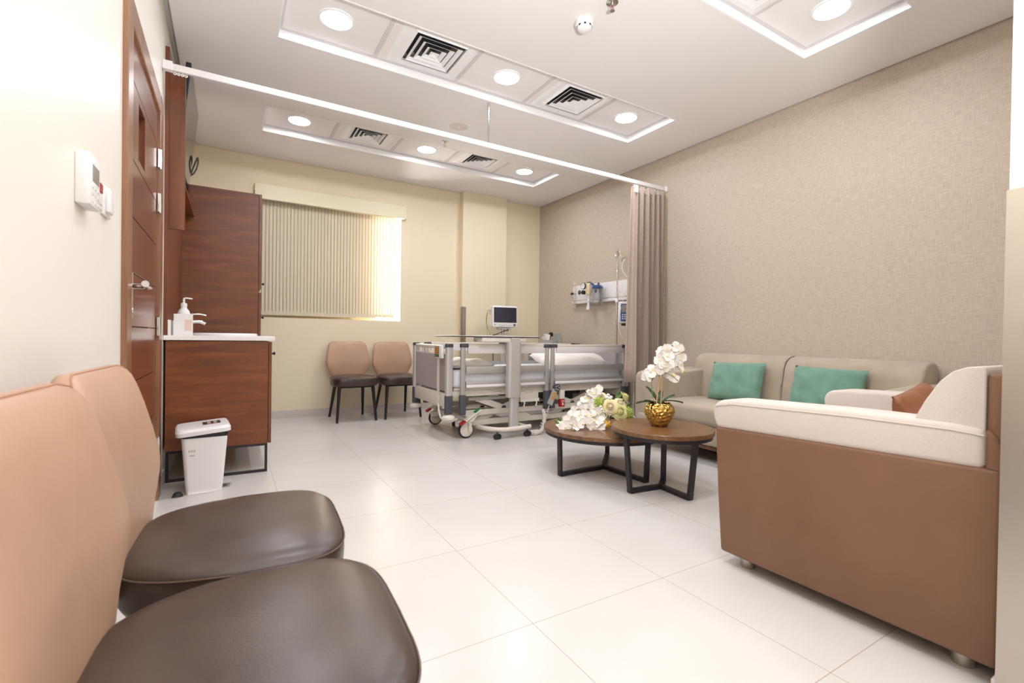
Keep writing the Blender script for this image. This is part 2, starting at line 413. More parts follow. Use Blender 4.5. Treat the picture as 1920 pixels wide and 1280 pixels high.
def diffuser(x, y, z, label, big=True):
    t = thing('air_diffuser', label, 'ceiling vent', (x, y, z), 'square air vents in the ceiling')
    def ring(g, a, za, b, zb, th=.002):
        A = [(x-a, y-a, za), (x+a, y-a, za), (x+a, y+a, za), (x-a, y+a, za)]
        B = [(x-b, y-b, zb), (x+b, y-b, zb), (x+b, y+b, zb), (x-b, y+b, zb)]
        A2 = [(p[0], p[1], p[2]+th) for p in A]; B2 = [(p[0], p[1], p[2]+th) for p in B]
        g.loft([A, B, B2, A2, A], caps=False)
    s_ = 1 if big else .88
    g = G(); ring(g, .262*s_, -.001+z, .235*s_, -.006+z); ring(g, .235*s_, -.006+z, .19*s_, -.002+z); ring(g, .19*s_, -.002+z, .172*s_, -.018+z)
    g.obj('frame', M['lip'], t, ang=0)
    G().box(x-.172*s_, x+.172*s_, y-.172*s_, y+.172*s_, z-.004, z-.002).obj('duct_shade_sheet', M['blackp'], t, ang=0)  # black sheet stands in for the shade inside the duct
    g = G()
    for a in (.152, .110, .068): ring(g, a*s_, z-.024, (a-.025)*s_, z-.008, .0015)
    ring(g, .030*s_, z-.024, .002, z-.010, .0015)
    g.obj('louvres', M['lip'], t, ang=0)
    return t
dl = ['white air vent in the %s, left of its middle downlight', 'white air vent in the %s, right of its middle downlight']
for r, (y, xs_) in enumerate(((3.095, (1.19, 2.40)), (4.69, (1.15, 2.35)), (1.457, (1.17, 2.385)))):
    for i, x in enumerate(xs_):
        diffuser(x, y, zt, dl[i] % ['middle ceiling trough', 'far ceiling trough', 'near ceiling trough'][r], r != 1)
# added panel lamps, out of view over the corridor, to brighten the near end
for i, y in enumerate((-.55, -1.45)):
    t = thing('fill_panel_light', 'added square fill lamp over the unseen entry corridor, %s' % ('nearer the room' if i == 0 else 'at its far end'), 'ceiling light', (.66, y, ZC), 'added fill lamps over the corridor')
    g = G()
    for a in ((.33, .99, y-.33, y-.30), (.33, .99, y+.30, y+.33), (.33, .36, y-.30, y+.30), (.96, .99, y-.30, y+.30)): g.box(a[0], a[1], a[2], a[3], ZC-.014, ZC-.0005)
    g.obj('frame', M['lip'], t, ang=0); G().box(.36, .96, y-.30, y+.30, ZC-.008, ZC-.0005).obj('diffuser', M['panel'], t, ang=0)
# smoke detector, sprinklers, loudspeaker
x, y = 1.806*1.0, 2.24
t = thing('smoke_detector', 'white round smoke detector on the ceiling between the near and middle troughs', 'smoke detector', (x, y, ZC))
G().lathe([(.0005, -.001), (.054, -.001), (.056, -.008), (.054, -.026), (.048, -.030), (.0005, -.03)], (x, y, ZC), 32).obj('base', M['white'], t)
g = G().lathe([(.042, -.028), (.044, -.04), (.036, -.052), (.02, -.058), (.0005, -.059)], (x, y, ZC), 32)
g.obj('sensor_head', M['white'], t)
g = G()
for k in range(8):
    a = 2*pi*k/8+.2; g.box(-.006, .006, -.002, .002, -.005, .005, M=MX.Translation((x+.0425*cos(a), y+.0425*sin(a), ZC-.036)) @ MX.Rotation(a+pi/2, 4, 'Z'))
g.obj('vent_slots', M['blackp'], t, ang=0)
def sprinkler(x, y, label):
    t = thing('sprinkler', label, 'sprinkler', (x, y, ZC), 'chrome ceiling sprinklers')
    G().lathe([(.0005, -.001), (.035, -.001), (.033, -.006), (.016, -.008), (.0005, -.008)], (x, y, ZC), 24).obj('rosette', M['chrome'], t)
    g = G().cyl((x, y, ZC-.007), (x, y, ZC-.022), .009, n=12)
    for s in (-1, 1): g.tube([(x+s*.006, y, ZC-.02), (x+s*.014, y, ZC-.032), (x+s*.004, y, ZC-.048)], .0025, 6)
    g.obj('frame', M['chrome'], t)
    G().lathe([(.0005, -.048), (.014, -.048), (.015, -.051), (.0005, -.051)], (x, y, ZC), 16).obj('deflector', M['chrome'], t)
    G().cyl((x, y, ZC-.022), (x, y, ZC-.047), .0022, n=8).obj('bulb', M['red'], t)
sprinkler(1.786, 4.319, 'small chrome sprinkler on the ceiling just beyond the curtain track')
sprinkler(1.833, 2.03, 'small chrome sprinkler at the top edge, beside the smoke detector')
x, y = 1.763, 3.945
t = thing('ceiling_loudspeaker', 'flush beige round loudspeaker in the ceiling behind the curtain track', 'loudspeaker', (x, y, ZC))
G().lathe([(.084, -.003), (.09, -.006), (.104, -.004), (.106, -.0005), (.084, -.0005)], (x, y, ZC), 40).obj('rim', M['tile'], t)
G().lathe([(.0005, -.008), (.04, -.007), (.085, -.003), (.085, -.0008), (.0005, -.0008)], (x, y, ZC), 40).obj('grille', mat('speaker_grille', (216, 209, 199), .7), t)
G().lathe([(.0005, -.011), (.01, -.010), (.011, -.0075), (.0005, -.0075)], (x, y, ZC), 16).obj('centre_cap', M['white'], t)

# ------------------------------------------------------------------ curtain track and curtain
YT, ZT = 3.42, 2.465
t = thing('curtain_track', 'long white ceiling-hung curtain track crossing the room before the bed', 'curtain track', (1.79, YT, ZC))
G().box(XL+.012, XR-.012, YT-.012, YT+.012, ZT-.018, ZT+.022, .003, 1).obj('rail', M['alu' if 0 else 'railw'], t, ang=0)
for x0, x1 in ((XL+.0005, XL+.05), (XR-.03, XR-.0005)): G().box(x0, x1, YT-.02, YT+.02, ZT-.022, ZT+.03, .003, 1).obj('end_bracket', M['white'], t)
g = G().cyl((1.79, YT, ZT+.02), (1.79, YT, ZC-.01), .0065, n=12); g.cyl((1.79, YT, ZC-.12), (1.79, YT, ZC-.0005), .011, n=12); g.obj('drop_rod', M['chrome'], t)
for k in range(4):
    x = XL+.06+k*.018
    G().lathe([(.005, -.003), (.009, 0), (.005, .003), (.003, 0), (.005, -.003)], (0, 0, 0), 12, M=MX.Translation((x, YT, ZT-.03)) @ MX.Rotation(pi/2, 4, 'X')).obj('glider_ring', M['white'], t)
t = thing('privacy_curtain', 'taupe pleated privacy curtain gathered against the textured right wall', 'curtain', (3.6, YT, ZT))
g = G(); N = 150; rows_ = 14
def curt(u, v):   # u along, v from top 0 to bottom 1
    x0, x1 = 3.372-.03*v, 3.832+.012*v
    ph = u*2*pi*6.5+.5*sin(u*9)
    amp = (.048+.03*v)*(1 if u > .09 else .35)
    y = YT-.005+amp*sin(ph)+.012*sin(u*23+v*2)*v
    x = x0+(x1-x0)*u+.018*sin(2*ph+.7)*(.4+.6*v)
    return x, y, (ZT-.045)+(0.50-(ZT-.045))*v
ra = [[curt(i/N, j/rows_) for i in range(N+1)] for j in range(rows_+1)]
g.loft(ra, caps=False, closed=False)
cu = g.obj('cloth', M['curtain'], t, ang=80)
sm = cu.modifiers.new('thick', 'SOLIDIFY'); sm.thickness = .003
G().box(3.362, 3.418, YT-.052, YT-.049, ZT-.115, ZT-.045).obj('care_label', M['white'], t, ang=0)
for k in range(9): G().tube([(3.40+k*.05, YT, ZT-.019), (3.40+k*.05, YT, ZT-.05)], .003, 6).obj('hook', M['white'], t)

# ------------------------------------------------------------------ left wall: door
t = thing('door_1', None, None, (XL, 2.79, 0)); t['kind'] = 'structure'
g = G(); XF = XL+.018
g.box(XL-.11, XF, DY0-.022, DY0+.085, 0, DZ+.02, .004, 1); g.box(XL-.11, XF, DY1-.105, DY1+.02, 0, DZ+.02, .004, 1); g.box(XL-.11, XF-.001, DY0+.085, DY1-.105, DZ-.08, DZ+.02, .004, 1)
g.obj('door_frame', M['framew'], t, ang=0)
LY0, LY1, LX = DY0+.088, DY1-.108, XL+.004
zs = [.005, .26, .49, .715, .944, 1.165, 1.39, 1.62, 1.935, DZ-.083]
g = G(); VY0, VY1, VZ0, VZ1 = 2.58, 2.76, 1.66, 1.90
for a, b in zip(zs, zs[1:]):
    if a < 1.63 and b > 1.7 or (a > 1.6 and b < 2.0):
        g.box(LX-.045, LX, LY0, VY0, a+.002, b-.002, .0015, 1); g.box(LX-.045, LX, VY1, LY1, a+.002, b-.002, .0015, 1)
        g.box(LX-.045, LX, VY0, VY1, a+.002, VZ0, .0015, 1); g.box(LX-.045, LX, VY0, VY1, VZ1, b-.002, .0015, 1)
    else: g.box(LX-.045, LX, LY0, LY1, a+.002, b-.002, .0015, 1)
leafo = g.obj('door_leaf', M['doorw'], t, ang=0)
G().box(LX-.04, LX-.034, LY0+.002, LY1-.002, .007, VZ0-.01).obj('groove_backing', M['blackleg'], leafo, ang=0)
G().box(LX-.030, LX-.026, VY0, VY1, VZ0, VZ1).obj('vision_pane', M['lcd'], leafo, ang=0)
for zc in (1.86, 1.622, .954, .30):
    g = G(); yh = LY1+.004
    g.cyl((LX+.012, yh, zc-.052), (LX+.012, yh, zc+.052), .0085, n=12)
    for s in (-1, 1):
        g.box(LX+.004, LX+.013, yh+s*.006-(.022 if s < 0 else 0), yh+s*.006+(.022 if s > 0 else 0), zc-.05, zc+.05, .001, 1)
    for k in range(5): g.lathe([(.0096, 0), (.0096, .003)], (LX+.012, yh, zc-.042+k*.02), 12)
    g.obj('hinge', M['chrome'], t)
g = G().box(LX, LX+.008, 2.385, 2.42, .98, 1.16, .003, 2); g.obj('handle_plate', M['steel'], t)
g = G().tube(bez([(LX+.005, 2.402, 1.105), (LX+.075, 2.402, 1.105), (LX+.068, 2.402, 1.105), (LX+.066, 2.25, 1.105)], 16), .0125, 12); g.obj('door_handle', M['chrome'], t)
g = G().lathe([(.0005, .004), (.011, .004), (.012, 0)], (0, 0, 0), 16, M=MX.Translation((LX+.008, 2.402, 1.01)) @ MX.Rotation(pi/2, 4, 'Y')); g.obj('key_cylinder', M['chrome'], t)
# thermostat and switches
t = thing('thermostat', 'white wall thermostat with small grey screen, left of the door', 'thermostat', (XL, 1.67, 1.32))
G().box(XL-.001, XL+.032, 1.618, 1.724, 1.252, 1.388, .006, 2).obj('housing', M['white'], t)
G().box(XL+.0305, XL+.0335, 1.638, 1.706, 1.318, 1.362, .001, 1).obj('screen', M['lcd'], t, ang=0)
g = G()
for yy in (1.64, 1.67, 1.70):
    for zz in (1.265, 1.285, 1.303): g.box(XL+.031, XL+.0335, yy-.008, yy+.008, zz-.004, zz+.004, .001, 1)
g.obj('buttons', M['railw'], t, ang=0)
t = thing('fused_switch', 'white switch plate with small red rocker, beside the thermostat', 'switch', (XL, 1.815, 1.33))
G().box(XL, XL+.010, 1.785, 1.885, 1.288, 1.374, .003, 2).obj('plate', M['white'], t)
G().box(XL+.009, XL+.0145, 1.826, 1.862, 1.335, 1.362, .002, 1).obj('red_rocker', M['red'], t)
G().box(XL+.009, XL+.013, 1.822, 1.862, 1.298, 1.325, .002, 1).obj('key_switch', M['railw'], t)
t = thing('light_switch', 'white raised light switch plate nearest the door frame', 'switch', (XL, 1.92, 1.33))
G().box(XL, XL+.010, 1.905, 2.0, 1.285, 1.375, .003, 2).obj('plate', M['white'], t)
G().box(XL+.009, XL+.022, 1.915, 1.97, 1.293, 1.368, .005, 2).obj('rocker', M['white'], t)

# ------------------------------------------------------------------ joinery along the left wall
YC = 3.57
t = thing('television_surround', 'mahogany wall unit around the television, hung above the sink', 'wall unit', (XL, YC, 1.55))
G().box(XL+.0005, XL+.022, YC, 4.545, .9065, 2.655).obj('back_board', M['mahogv'], t, ang=0)
G().box(XL+.022, -.236, YC, YC+.02, 1.555, 2.50, .0015, 1).obj('end_panel', M['mahogv'], t, ang=0)
G().box(XL+.022, -.240, YC+.02, 4.545, 1.843, 1.861, .001, 1).obj('shelf', M['mahog'], t, ang=0)
t = thing('television', 'slim black flat television tilted down over the sink', 'television', (XL+.03, 4.15, 2.3))
def tvp(z, d): return (-.213-(2.635-z)*.1-d)
g = G(); y0, y1, z0, z1 = 3.665, 4.50, 2.03, 2.635
def slab(g, y0, y1, z0, z1, d0, d1):
    A = [(tvp(z0, d0), y0, z0), (tvp(z0, d0), y1, z0), (tvp(z1, d0), y1, z1), (tvp(z1, d0), y0, z1)]
    B = [(tvp(z0, d1), y0, z0), (tvp(z0, d1), y1, z0), (tvp(z1, d1), y1, z1), (tvp(z1, d1), y0, z1)]
    g.loft([A, B])
slab(g, y0, y1, z0, z1, .002, .03); g.obj('casing', M['blackp'], t, ang=0)
g = G(); slab(g, y0+.01, y1-.01, z0+.014, z1-.01, 0, .003); g.obj('screen', M['tv'], t, ang=0)
G().box(XL+.022, tvp(2.3, .028), 3.98, 4.18, 2.2, 2.4).obj('wall_bracket', M['blackp'], t, ang=0)
tag(G().tube(crom([(-.285, 4.53, 2.10), (-.262, 4.56, 2.19), (-.24, 4.58, 2.27), (-.222, 4.59, 2.325), (-.222, 4.60, 2.27), (-.245, 4.59, 2.20), (-.28, 4.57, 2.16)], 8), .006, 8).obj('power_cable', M['blackp']), 'short black cable loop hanging below the television', 'cable')
# tall cabinet
t = thing('tall_cabinet', 'tall mahogany cupboard between the sink counter and the window', 'cabinet', (XL, 4.55, .19))
G().box(XL+.004, .214, 4.55, 5.60, .19, 2.095, .001, 1).obj('carcass', M['mahog'], t, ang=0)
for i, (a, b) in enumerate(((4.552, 5.074), (5.078, 5.60))):
    for (z0, z1, zk) in ((1.30, 2.097, 1.345), (.19, 1.27, 1.06)):
        d = G().box(.216, .236, a, b, z0, z1, .0015, 1).obj('door', M['mahogv'], t, ang=0)
        ky = a+.05 if i == 1 else b-.05
        ky = a+.03 if i == 0 else a+.05
        G().lathe([(.0005, .024), (.009, .023), (.012, .016), (.006, .01), (.006, 0)], (0, 0, 0), 14, M=MX.Translation((.236, ky, zk)) @ MX.Rotation(pi/2, 4, 'Y')).obj('knob', M['blackp'], d)
# sink counter
t = thing('sink_cabinet', 'mahogany base cupboard on a black wire frame below the white worktop', 'cabinet', (XL, YC, 0))
G().box(XL+.012, .232, YC, 4.548, .192, .872, .001, 1).obj('carcass', M['mahog'], t, ang=0)
for a, b in ((YC+.001, 4.057), (4.061, 4.547)):
    d = G().box(.234, .253, a, b, .192, .868, .0015, 1).obj('door', M['mahogv'], t, ang=0)
    ky = a+.04 if a < 4 else b-.04
    G().lathe([(.0005, .024), (.009, .023), (.012, .016), (.006, .01), (.006, 0)], (0, 0, 0), 14, M=MX.Translation((.253, ky, .79)) @ MX.Rotation(pi/2, 4, 'Y')).obj('knob', M['blackp'], d)
for yy, ow in ((YC+.005, 'sink_cabinet'), (4.50, 'sink_cabinet'), (5.56, 'tall_cabinet')):
    g = G(); w = .016
    g.box(-.325, -.325+w, yy, yy+w, .0, .192); g.box(.216, .216+w, yy, yy+w, 0, .192); g.box(-.325+w, .216, yy, yy+w, 0, w); g.box(-.325+w, .216, yy, yy+w, .192-w, .191)
    g.obj('leg_frame', M['black'], bpy.data.objects[ow], ang=0)
t = thing('worktop', 'white solid-surface worktop with upstand over the sink cupboard', 'worktop', (XL, YC, .875))
g = G().box(XL+.001, .270, YC-.012, 4.548, .876, .905, .003, 2); g.obj('slab', M['quartz'], t, ang=0)
G().box(XL+.0225, XL+.036, YC-.004, 4.545, .905, 1.0, .002, 1).obj('upstand', M['quartz'], t, ang=0)
def oval(cx, cy, rx, ry, z, n=48): return [(cx+rx*cos(2*pi*k/n), cy+ry*sin(2*pi*k/n), z) for k in range(n)]
g = G(); cx, cy = -.015, 4.06
g.loft([oval(cx, cy, .205, .27, .9055), oval(cx, cy, .205, .27, .916), oval(cx, cy, .198, .262, .923), oval(cx, cy, .185, .248, .921), oval(cx, cy, .15, .21, .909), oval(cx, cy, .05, .08, .9065), oval(cx, cy, .03, .03, .906)], caps=False)
tag(g.obj('basin', M['ceramic']), 'white oval basin rim standing proud of the worktop', 'sink')
t = thing('tap', 'chrome mixer tap with two levers beside the basin', 'tap', (-.205, 3.9, .905))
tx, ty = -.262, 3.92
G().lathe([(.0005, 0), (.026, 0), (.026, .006), (.021, .012), (.020, .06), (.022, .10), (.014, .118), (.0005, .12)], (tx, ty, .9052), 20).obj('body', M['chrome'], t)
G().tube(bez([(tx, ty, .98), (tx+.06, ty+.01, 1.01), (tx+.10, ty+.02, 1.005), (tx+.125, ty+.02, .985)], 14), .014, 12, r1=.011).obj('spout', M['chrome'], t)
g = G().tube(bez([(tx, ty, 1.025), (tx+.03, ty, 1.05), (tx+.08, ty, 1.062), (tx+.128, ty, 1.043)], 12), .009, 10, r1=.004); g.obj('lever', M['chrome'], t)
# sanitiser holder and bottle
t = thing('sanitiser_holder', 'white box holder standing on the worktop against the upstand', 'holder', (-.24, 3.66, .905))
g = G()
g.box(-.292, -.196, 3.62, 3.70, .9055, .909); g.box(-.292, -.288, 3.62, 3.70, .909, 1.04); g.box(-.288, -.196, 3.62, 3.624, .909, 1.04); g.box(-.288, -.196, 3.696, 3.70, .909, 1.04); g.box(-.2, -.196, 3.624, 3.696, .909, 1.03)
g.obj('box', M['white'], t, ang=0)
G().box(-.235, -.200, 3.6185, 3.6198, .935, 1.005).obj('label', mat('pink_label', (226, 200, 190), .6), t, ang=0)
t = thing('sanitiser_bottle', 'translucent white pump bottle standing in the holder', 'bottle', (-.243, 3.66, .909))
c = (-.243, 3.66, .9095)
G().lathe([(.0005, 0), (.033, 0), (.035, .006), (.035, .125), (.030, .15), (.017, .168), (.015, .178), (.0005, .178)], c, 24).obj('body', mat('frosted_plastic', (226, 226, 228), .3), t)
G().lathe([(.017, .174), (.018, .178), (.018, .196), (.012, .2), (.006, .202), (.006, .226), (.0005, .226)], c, 20).obj('collar', M['white'], t)
G().tube([(c[0], c[1], c[2]+.218), (c[0], c[1], c[2]+.230), (c[0]+.014, c[1], c[2]+.233), (c[0]+.045, c[1], c[2]+.229)], .0055, 8, r1=.004).obj('pump_head', M['white'], t)
# pedal bin
t = thing('pedal_bin', 'white plastic pedal bin with a dark sticker on its lid beside the sink cupboard', 'bin', (-.11, 3.36, 0))
Mb = MX.Translation((-.118, 3.36, 0)) @ MX.Rotation(RD(4), 4, 'Z')
def rr3(w, h, r, z): return [tuple(Mb @ V((x, y, z))) for x, y in rrect(w, h, r)]
G().loft([rr3(.175, .215, .02, .001), rr3(.183, .22, .022, .03), rr3(.226, .26, .025, .325), rr3(.226, .26, .025, .332), rr3(.216, .25, .02, .332), rr3(.21, .245, .02, .30)], caps=True).obj('bucket', M['white'], t)
tilt = Mb @ MX.Translation((-.12, 0, .336)) @ MX.Rotation(RD(-4.5), 4, 'Y') @ MX.Translation((.12, 0, 0))
def rl(w, h, r, z): return [tuple(tilt @ V((x-.004, y, z))) for x, y in rrect(w, h, r)]
lid = G().loft([rl(.245, .275, .03, .004), rl(.268, .295, .036, .0), rl(.27, .297, .036, .022), rl(.25, .278, .034, .036), rl(.20, .225, .03, .039)], caps=True).obj('lid', M['white'], t)
G().box(-.005, .085, -.05, .045, .0395, .0405, M=tilt).obj('sticker', M['sticker'], lid, ang=0)
g = G()
for k, xx in enumerate((.018, .05)):
    for j in range(5): g.box(xx, xx+.018, -.04+j*.016, -.03+j*.016, .0405, .0409, M=tilt)
g.obj('sticker_print', M['stext'], lid, ang=0)
g = G().loft([rr3(.222, .256, .024, .322), rr3(.232, .268, .027, .330), rr3(.23, .266, .027, .350), rr3(.222, .258, .027, .352)], caps=False); g.obj('bin_liner', M['bag'], t)
G().loft([[tuple(Mb @ V(p)) for p in q] for q in ([(.10, -.137, .33), (.112, -.137, .33), (.112, -.134, .325)], [(-.02, -.137, .331), (-.01, -.137, .331), (-.01, -.135, .327)])]).obj('liner_fold', M['bag'], t)
g = G().box(.092, .142, -.05, .03, .022, .034, .004, 2, M=Mb); g.obj('pedal', M['greym'], t)
g = G()
for k in range(4): g.box(-.078+k*.009, -.073+k*.009, -.1255, -.1248, .245, .265, M=MX.Translation((0, 0, 0)) @ Mb)
g.box(-.074, -.05, -.1235, -.1225, .222, .238, M=Mb)
g.obj('printed_marks', M['greym'], t, ang=0)
x, y = -.236, 3.236
t = thing('doorstop', 'small black rubber half-round doorstop on the floor beside the pedal bin', 'doorstop', (x, y, 0))
G().lathe([(.0005, .03), (.014, .028), (.022, .02), (.026, .006), (.026, .0005), (.0005, .0005)], (x, y, 0), 20).obj('rubber_cap', M['rubber'], t)
G().lathe([(.027, .0005), (.0285, .0005), (.0285, .005), (.027, .006)], (x, y, 0), 20).obj('base_ring', M['chrome'], t)

# ------------------------------------------------------------------ window, blind
t = thing('window_1', None, None, (1.58, YB+.18, 1.1)); t['kind'] = 'structure'
g = G(); f = .03
g.box(WNX, WNX+f, YB+.16, YB+.19, WZ0, WZ1); g.box(WX1-f, WX1, YB+.16, YB+.19, WZ0, WZ1); g.box(WNX+f, WX1-f, YB+.16, YB+.19, WZ0, WZ0+f); g.box(WNX+f, WX1-f, YB+.16, YB+.19, WZ1-f, WZ1)
g.obj('window_frame', M['white'], t, ang=0)
G().box(WNX+f, WX1-f, YB+.172, YB+.178, WZ0+f, WZ1-f).obj('pane', M['glass'], t, ang=0)
G().box(WX0, WX1, YB+.0, YB+.155, WZ0-.0, WZ0+.006).obj('window_sill', M['cream'], t, ang=0)
t = thing('vertical_blind', 'closed cream vertical slat blind under a boxed pelmet, daylight along its right edge', 'blind', (1.0, YB-.03, WZ1))
g = G(); n = 43; xa, xb = .235, 1.745; w = (xb-xa)/n
for k in range(n):
    x = xa+w*k
    g.loft([[(x, YB+.030, z), (x+w*1.04, YB+.036, z), (x+w*1.04, YB+.037, z), (x, YB+.031, z)] for z in (1.145, 2.42)])
g.obj('slats', M['slat'], t, ang=0)
g = G()
for k in range(n+1): g.box(xa+w*k-.0022, xa+w*k+.0022, YB+.0255, YB+.0305, 1.172, 2.40)
g.obj('slat_edges', mat('slat_edge_fabric', (176, 162, 128), .85), t, ang=0)
g = G()
for k in range(n):
    x = xa+w*k; g.box(x+.001, x+w-.001, YB+.027, YB+.030, 1.128, 1.172)
g.obj('hem_weights', M['slat'], t, ang=0)
G().box(.228, 1.868, YB-.055, YB-.0005, 2.352, 2.508, .002, 1).obj('pelmet', mat('pelmet_board', (230, 222, 192), .5), t, ang=0)
G().box(xa, xb+.05, YB+.012, YB+.05, 2.40, 2.435).obj('head_rail', M['white'], t, ang=0)
# steel corner guards
g = G(); g.box(2.600, 2.605, YB-.105, YB-.055, .086, 1.312); g.box(2.600, 2.662, YB-.105, YB-.10, .086, 1.312)
tag(g.obj('corner_guard', M['steel'], ang=0), 'brushed steel corner guard on the column beside the bed', 'corner guard', 'steel corner guards')
g = G(); g.box(XN-.004, XN, YN-.075, YN+.004, .0005, 1.305); g.box(XN, XN+.075, YN, YN+.004, .086, 1.305)
tag(g.obj('corner_guard', M['steel'], ang=0), 'brushed steel corner guard at the right edge, before the brown armchair', 'corner guard', 'steel corner guards')

# ------------------------------------------------------------------ chairs
def seat_ring(k, z, n=56):           # k: inset
    out = []
    for i in range(n):
        a = 2*pi*i/n; c, s = cos(a), sin(a); e = .42
        u = math.copysign(abs(c)**e, c); v = math.copysign(abs(s)**e, s)
        hw = .238 if v > 0 else .238-.055*abs(v)**1.3
        hw -= .012*max(0, v)**4
        out.append(((hw-k)*u, .005+(.212-k)*v+.004*v*(1-u*u), z))
    return out
def make_chair(label, group):
    t = thing('side_chair', label, 'chair', (0, 0, 0), group)
    g = G().loft([seat_ring(.03, .376), seat_ring(.006, .380), seat_ring(0, .394), seat_ring(-.002, .433), seat_ring(0, .457), seat_ring(.004, .4635), seat_ring(.018, .4735), seat_ring(.05, .4815), seat_ring(.10, .4865), seat_ring(.16, .488)])
    st = g.obj('seat', M['brownl'], t, ang=70)
    r = seat_ring(-.0015, .4575); g = G().tube(r+[r[0], r[1]], .0017, 6, caps=False); g.obj('seat_seam', M['bseam'], st)
    # backrest: outline of half widths along the slope
    prof = [(-.075, .10), (-.06, .15), (-.03, .178), (.02, .195), (.07, .220), (.105, .235), (.135, .242), (.16, .241), (.22, .233), (.285, .223), (.335, .212), (.362, .200), (.376, .182), (.383, .150)]
    def bp(x, s, d):          # point on the back: slope lean, slight wrap
        lean = .245
        y = -.202-.056*max(0, (s-.10)/.28)**1.4+.42*x*x
        return V((x, y-d*cos(lean), .47+s*.985-d*sin(lean)*.3))
    m = 14; rings = []
    def half(s):
        for (a, wa), (b, wb) in zip(prof, prof[1:]):
            if a <= s <= b: return wa+(wb-wa)*(s-a)/(b-a)
        return prof[-1][1]
    # outline as closed loop, then inset rings to make a soft slab
    def loop(ins, d):
        pts = []
        for s, w_ in prof: pts.append((w_, s))
        pts = pts+[(-w_, s) for s, w_ in prof[::-1]]
        cx_, cz_ = 0, .16
        out = []
        for x, s in pts:
            L = math.hypot(x, s-cz_); f = max(0, (L-ins)/L)
            out.append(bp(x*f, cz_+(s-cz_)*f, d))
        return out
    R = [loop(.24, -.008), loop(.15, -.007), loop(.08, -.005), loop(.03, -.001), loop(.010, .006), loop(.002, .016), loop(0, .026), loop(.002, .036), loop(.012, .046), loop(.04, .052), loop(.12, .056), loop(.24, .056)]
    bk = G().loft(R).obj('backrest', M['tan'], t, ang=75)
    r = loop(.0035, .014); G().tube(r+[r[0]], .0024, 6, caps=False).obj('backrest_seam', M['tanseam'], bk)
    for sx in (-1, 1):
        g = G().tube([(sx*.175, .15, .385), (sx*.205, .19, .0)], .019, 14, r1=.0125); g.obj('leg', M['blackleg'], t, ang=60)
        g = G().tube([(sx*.15, -.15, .385), (sx*.185, -.268, .0)], .019, 14, r1=.0125); g.obj('leg', M['blackleg'], t, ang=60)
    g = G().box(-.17, .17, -.16, .165, .360, .374, .004, 1); g.obj('seat_base', M['blackp'], t)
    return t
GC = 'tan and brown leather chairs'
ch = make_chair('tan and brown leather chair on the left wall, second from the camera', GC)
ch.matrix_local = place((.026, 1.29, 0), RD(-93))
dup(ch, 'tan and brown leather chair nearest the camera, cut by the lower left corner', place((.032, .802, 0), RD(-93)))
dup(ch, 'tan and brown leather chair on the back wall, under the blind', place((1.178, 5.372, 0), RD(180+2)))
c4 = dup(ch, 'tan and brown leather chair on the back wall, half behind the bed foot', place((1.685, 5.372, 0), RD(180+2)))

# ------------------------------------------------------------------ soft furnishing helpers
def cushion(w, h, th, seed=0, n=22, wr=.006):
    rnd = random.Random(seed); ph = [rnd.uniform(0, 6) for _ in range(6)]
    g = G(); top = []; bot = []
    def P(i, j, sgn):
        u, v = -1+2*i/n, -1+2*j/n
        d = max(0, (1-u**4)*(1-v**4))**.55
        k = 1-.03*(1-abs(v)**2)*abs(u)**6; k2 = 1-.03*(1-abs(u)**2)*abs(v)**6
        wv = wr*(sin(7*u+ph[0]+2*v)*sin(5*v+ph[1])+.6*sin(13*v+ph[2]+3*u)*abs(u)**2+.6*sin(11*u+ph[3])*abs(v)**2)*d**.3
        return V((w/2*u*k, h/2*v*k2, sgn*(th/2*d)+wv*(1 if d > 0 else 0)))
    for sgn in (1, -1):
        rows = [[P(i, j, sgn) for i in range(n+1)] for j in range(n+1)]
        g.loft(rows, caps=False, closed=False)
    bmesh.ops.remove_doubles(g.b, verts=g.b.verts[:], dist=.0004); bmesh.ops.recalc_face_normals(g.b, faces=g.b.faces[:])
    return g
def shift(g, Mx): g.b.transform(Mx); return g

# ------------------------------------------------------------------ brown armchair
SX0, SX1, SY0, SY1 = 1.765, 2.80, .415, 1.262
t = thing('armchair', 'brown leather armchair with ivory fabric arms and back, at the right edge', 'armchair', (2.28, .84, 0))
def arm(x0, x1, outer):
    # outer leather shell: slightly bellied slab, front edge leaning out
    poly = [(SY0, .052), (SY1-.018, .052), (SY1+.002, .30), (SY1+.016, .562), (SY0, .588)]
    G().prism(poly, 'x', x0, x1, .012, 3).obj('arm_shell', M['sofal'], t, ang=50)
    py = [(SY0+.032, .580), (SY1+.014, .556), (SY1+.032, .60), (SY1+.034, .64), (SY1+.010, .672), (SY1-.06, .685), (SY0+.35, .700), (SY0+.10, .700), (SY0+.032, .692)]
    p = G().prism(py, 'x', x0+.002, x1-.002, .02, 4).obj('arm_pad', M['sofaw'], t, ang=50)
    xx = x0+.001 if outer < 0 else x1-.001
    pts = [(xx, SY1+.022, .648), (xx, SY1-.06, .664), (xx, SY0+.35, .679), (xx, SY0+.10, .680), (xx, SY0+.034, .675)]
    G().tube(pts, .0025, 6).obj('piping', M['sofaw'], p)
    G().prism([(SY0-.001, .584), (SY0+.031, .584), (SY0+.031, .694), (SY0+.012, .678), (SY0-.001, .65)], 'x', x0+.002, x1-.002, .006, 2).obj('rear_facing', M['sofal'], t, ang=50)
arm(SX0, SX0+.135, -1); arm(SX1-.135, SX1, 1)
bx0, bx1 = SX0+.014, SX1-.014
py = [(SY0+.036, .40), (.70, .40), (.66, .56), (.615, .68), (.583, .755), (.55, .815), (.522, .845), (.49, .860), (.455, .863), (SY0+.036, .855)]
G().prism(py, 'x', bx0, bx1, .03, 5).obj('back_cushion', M['sofaw'], t, ang=50)
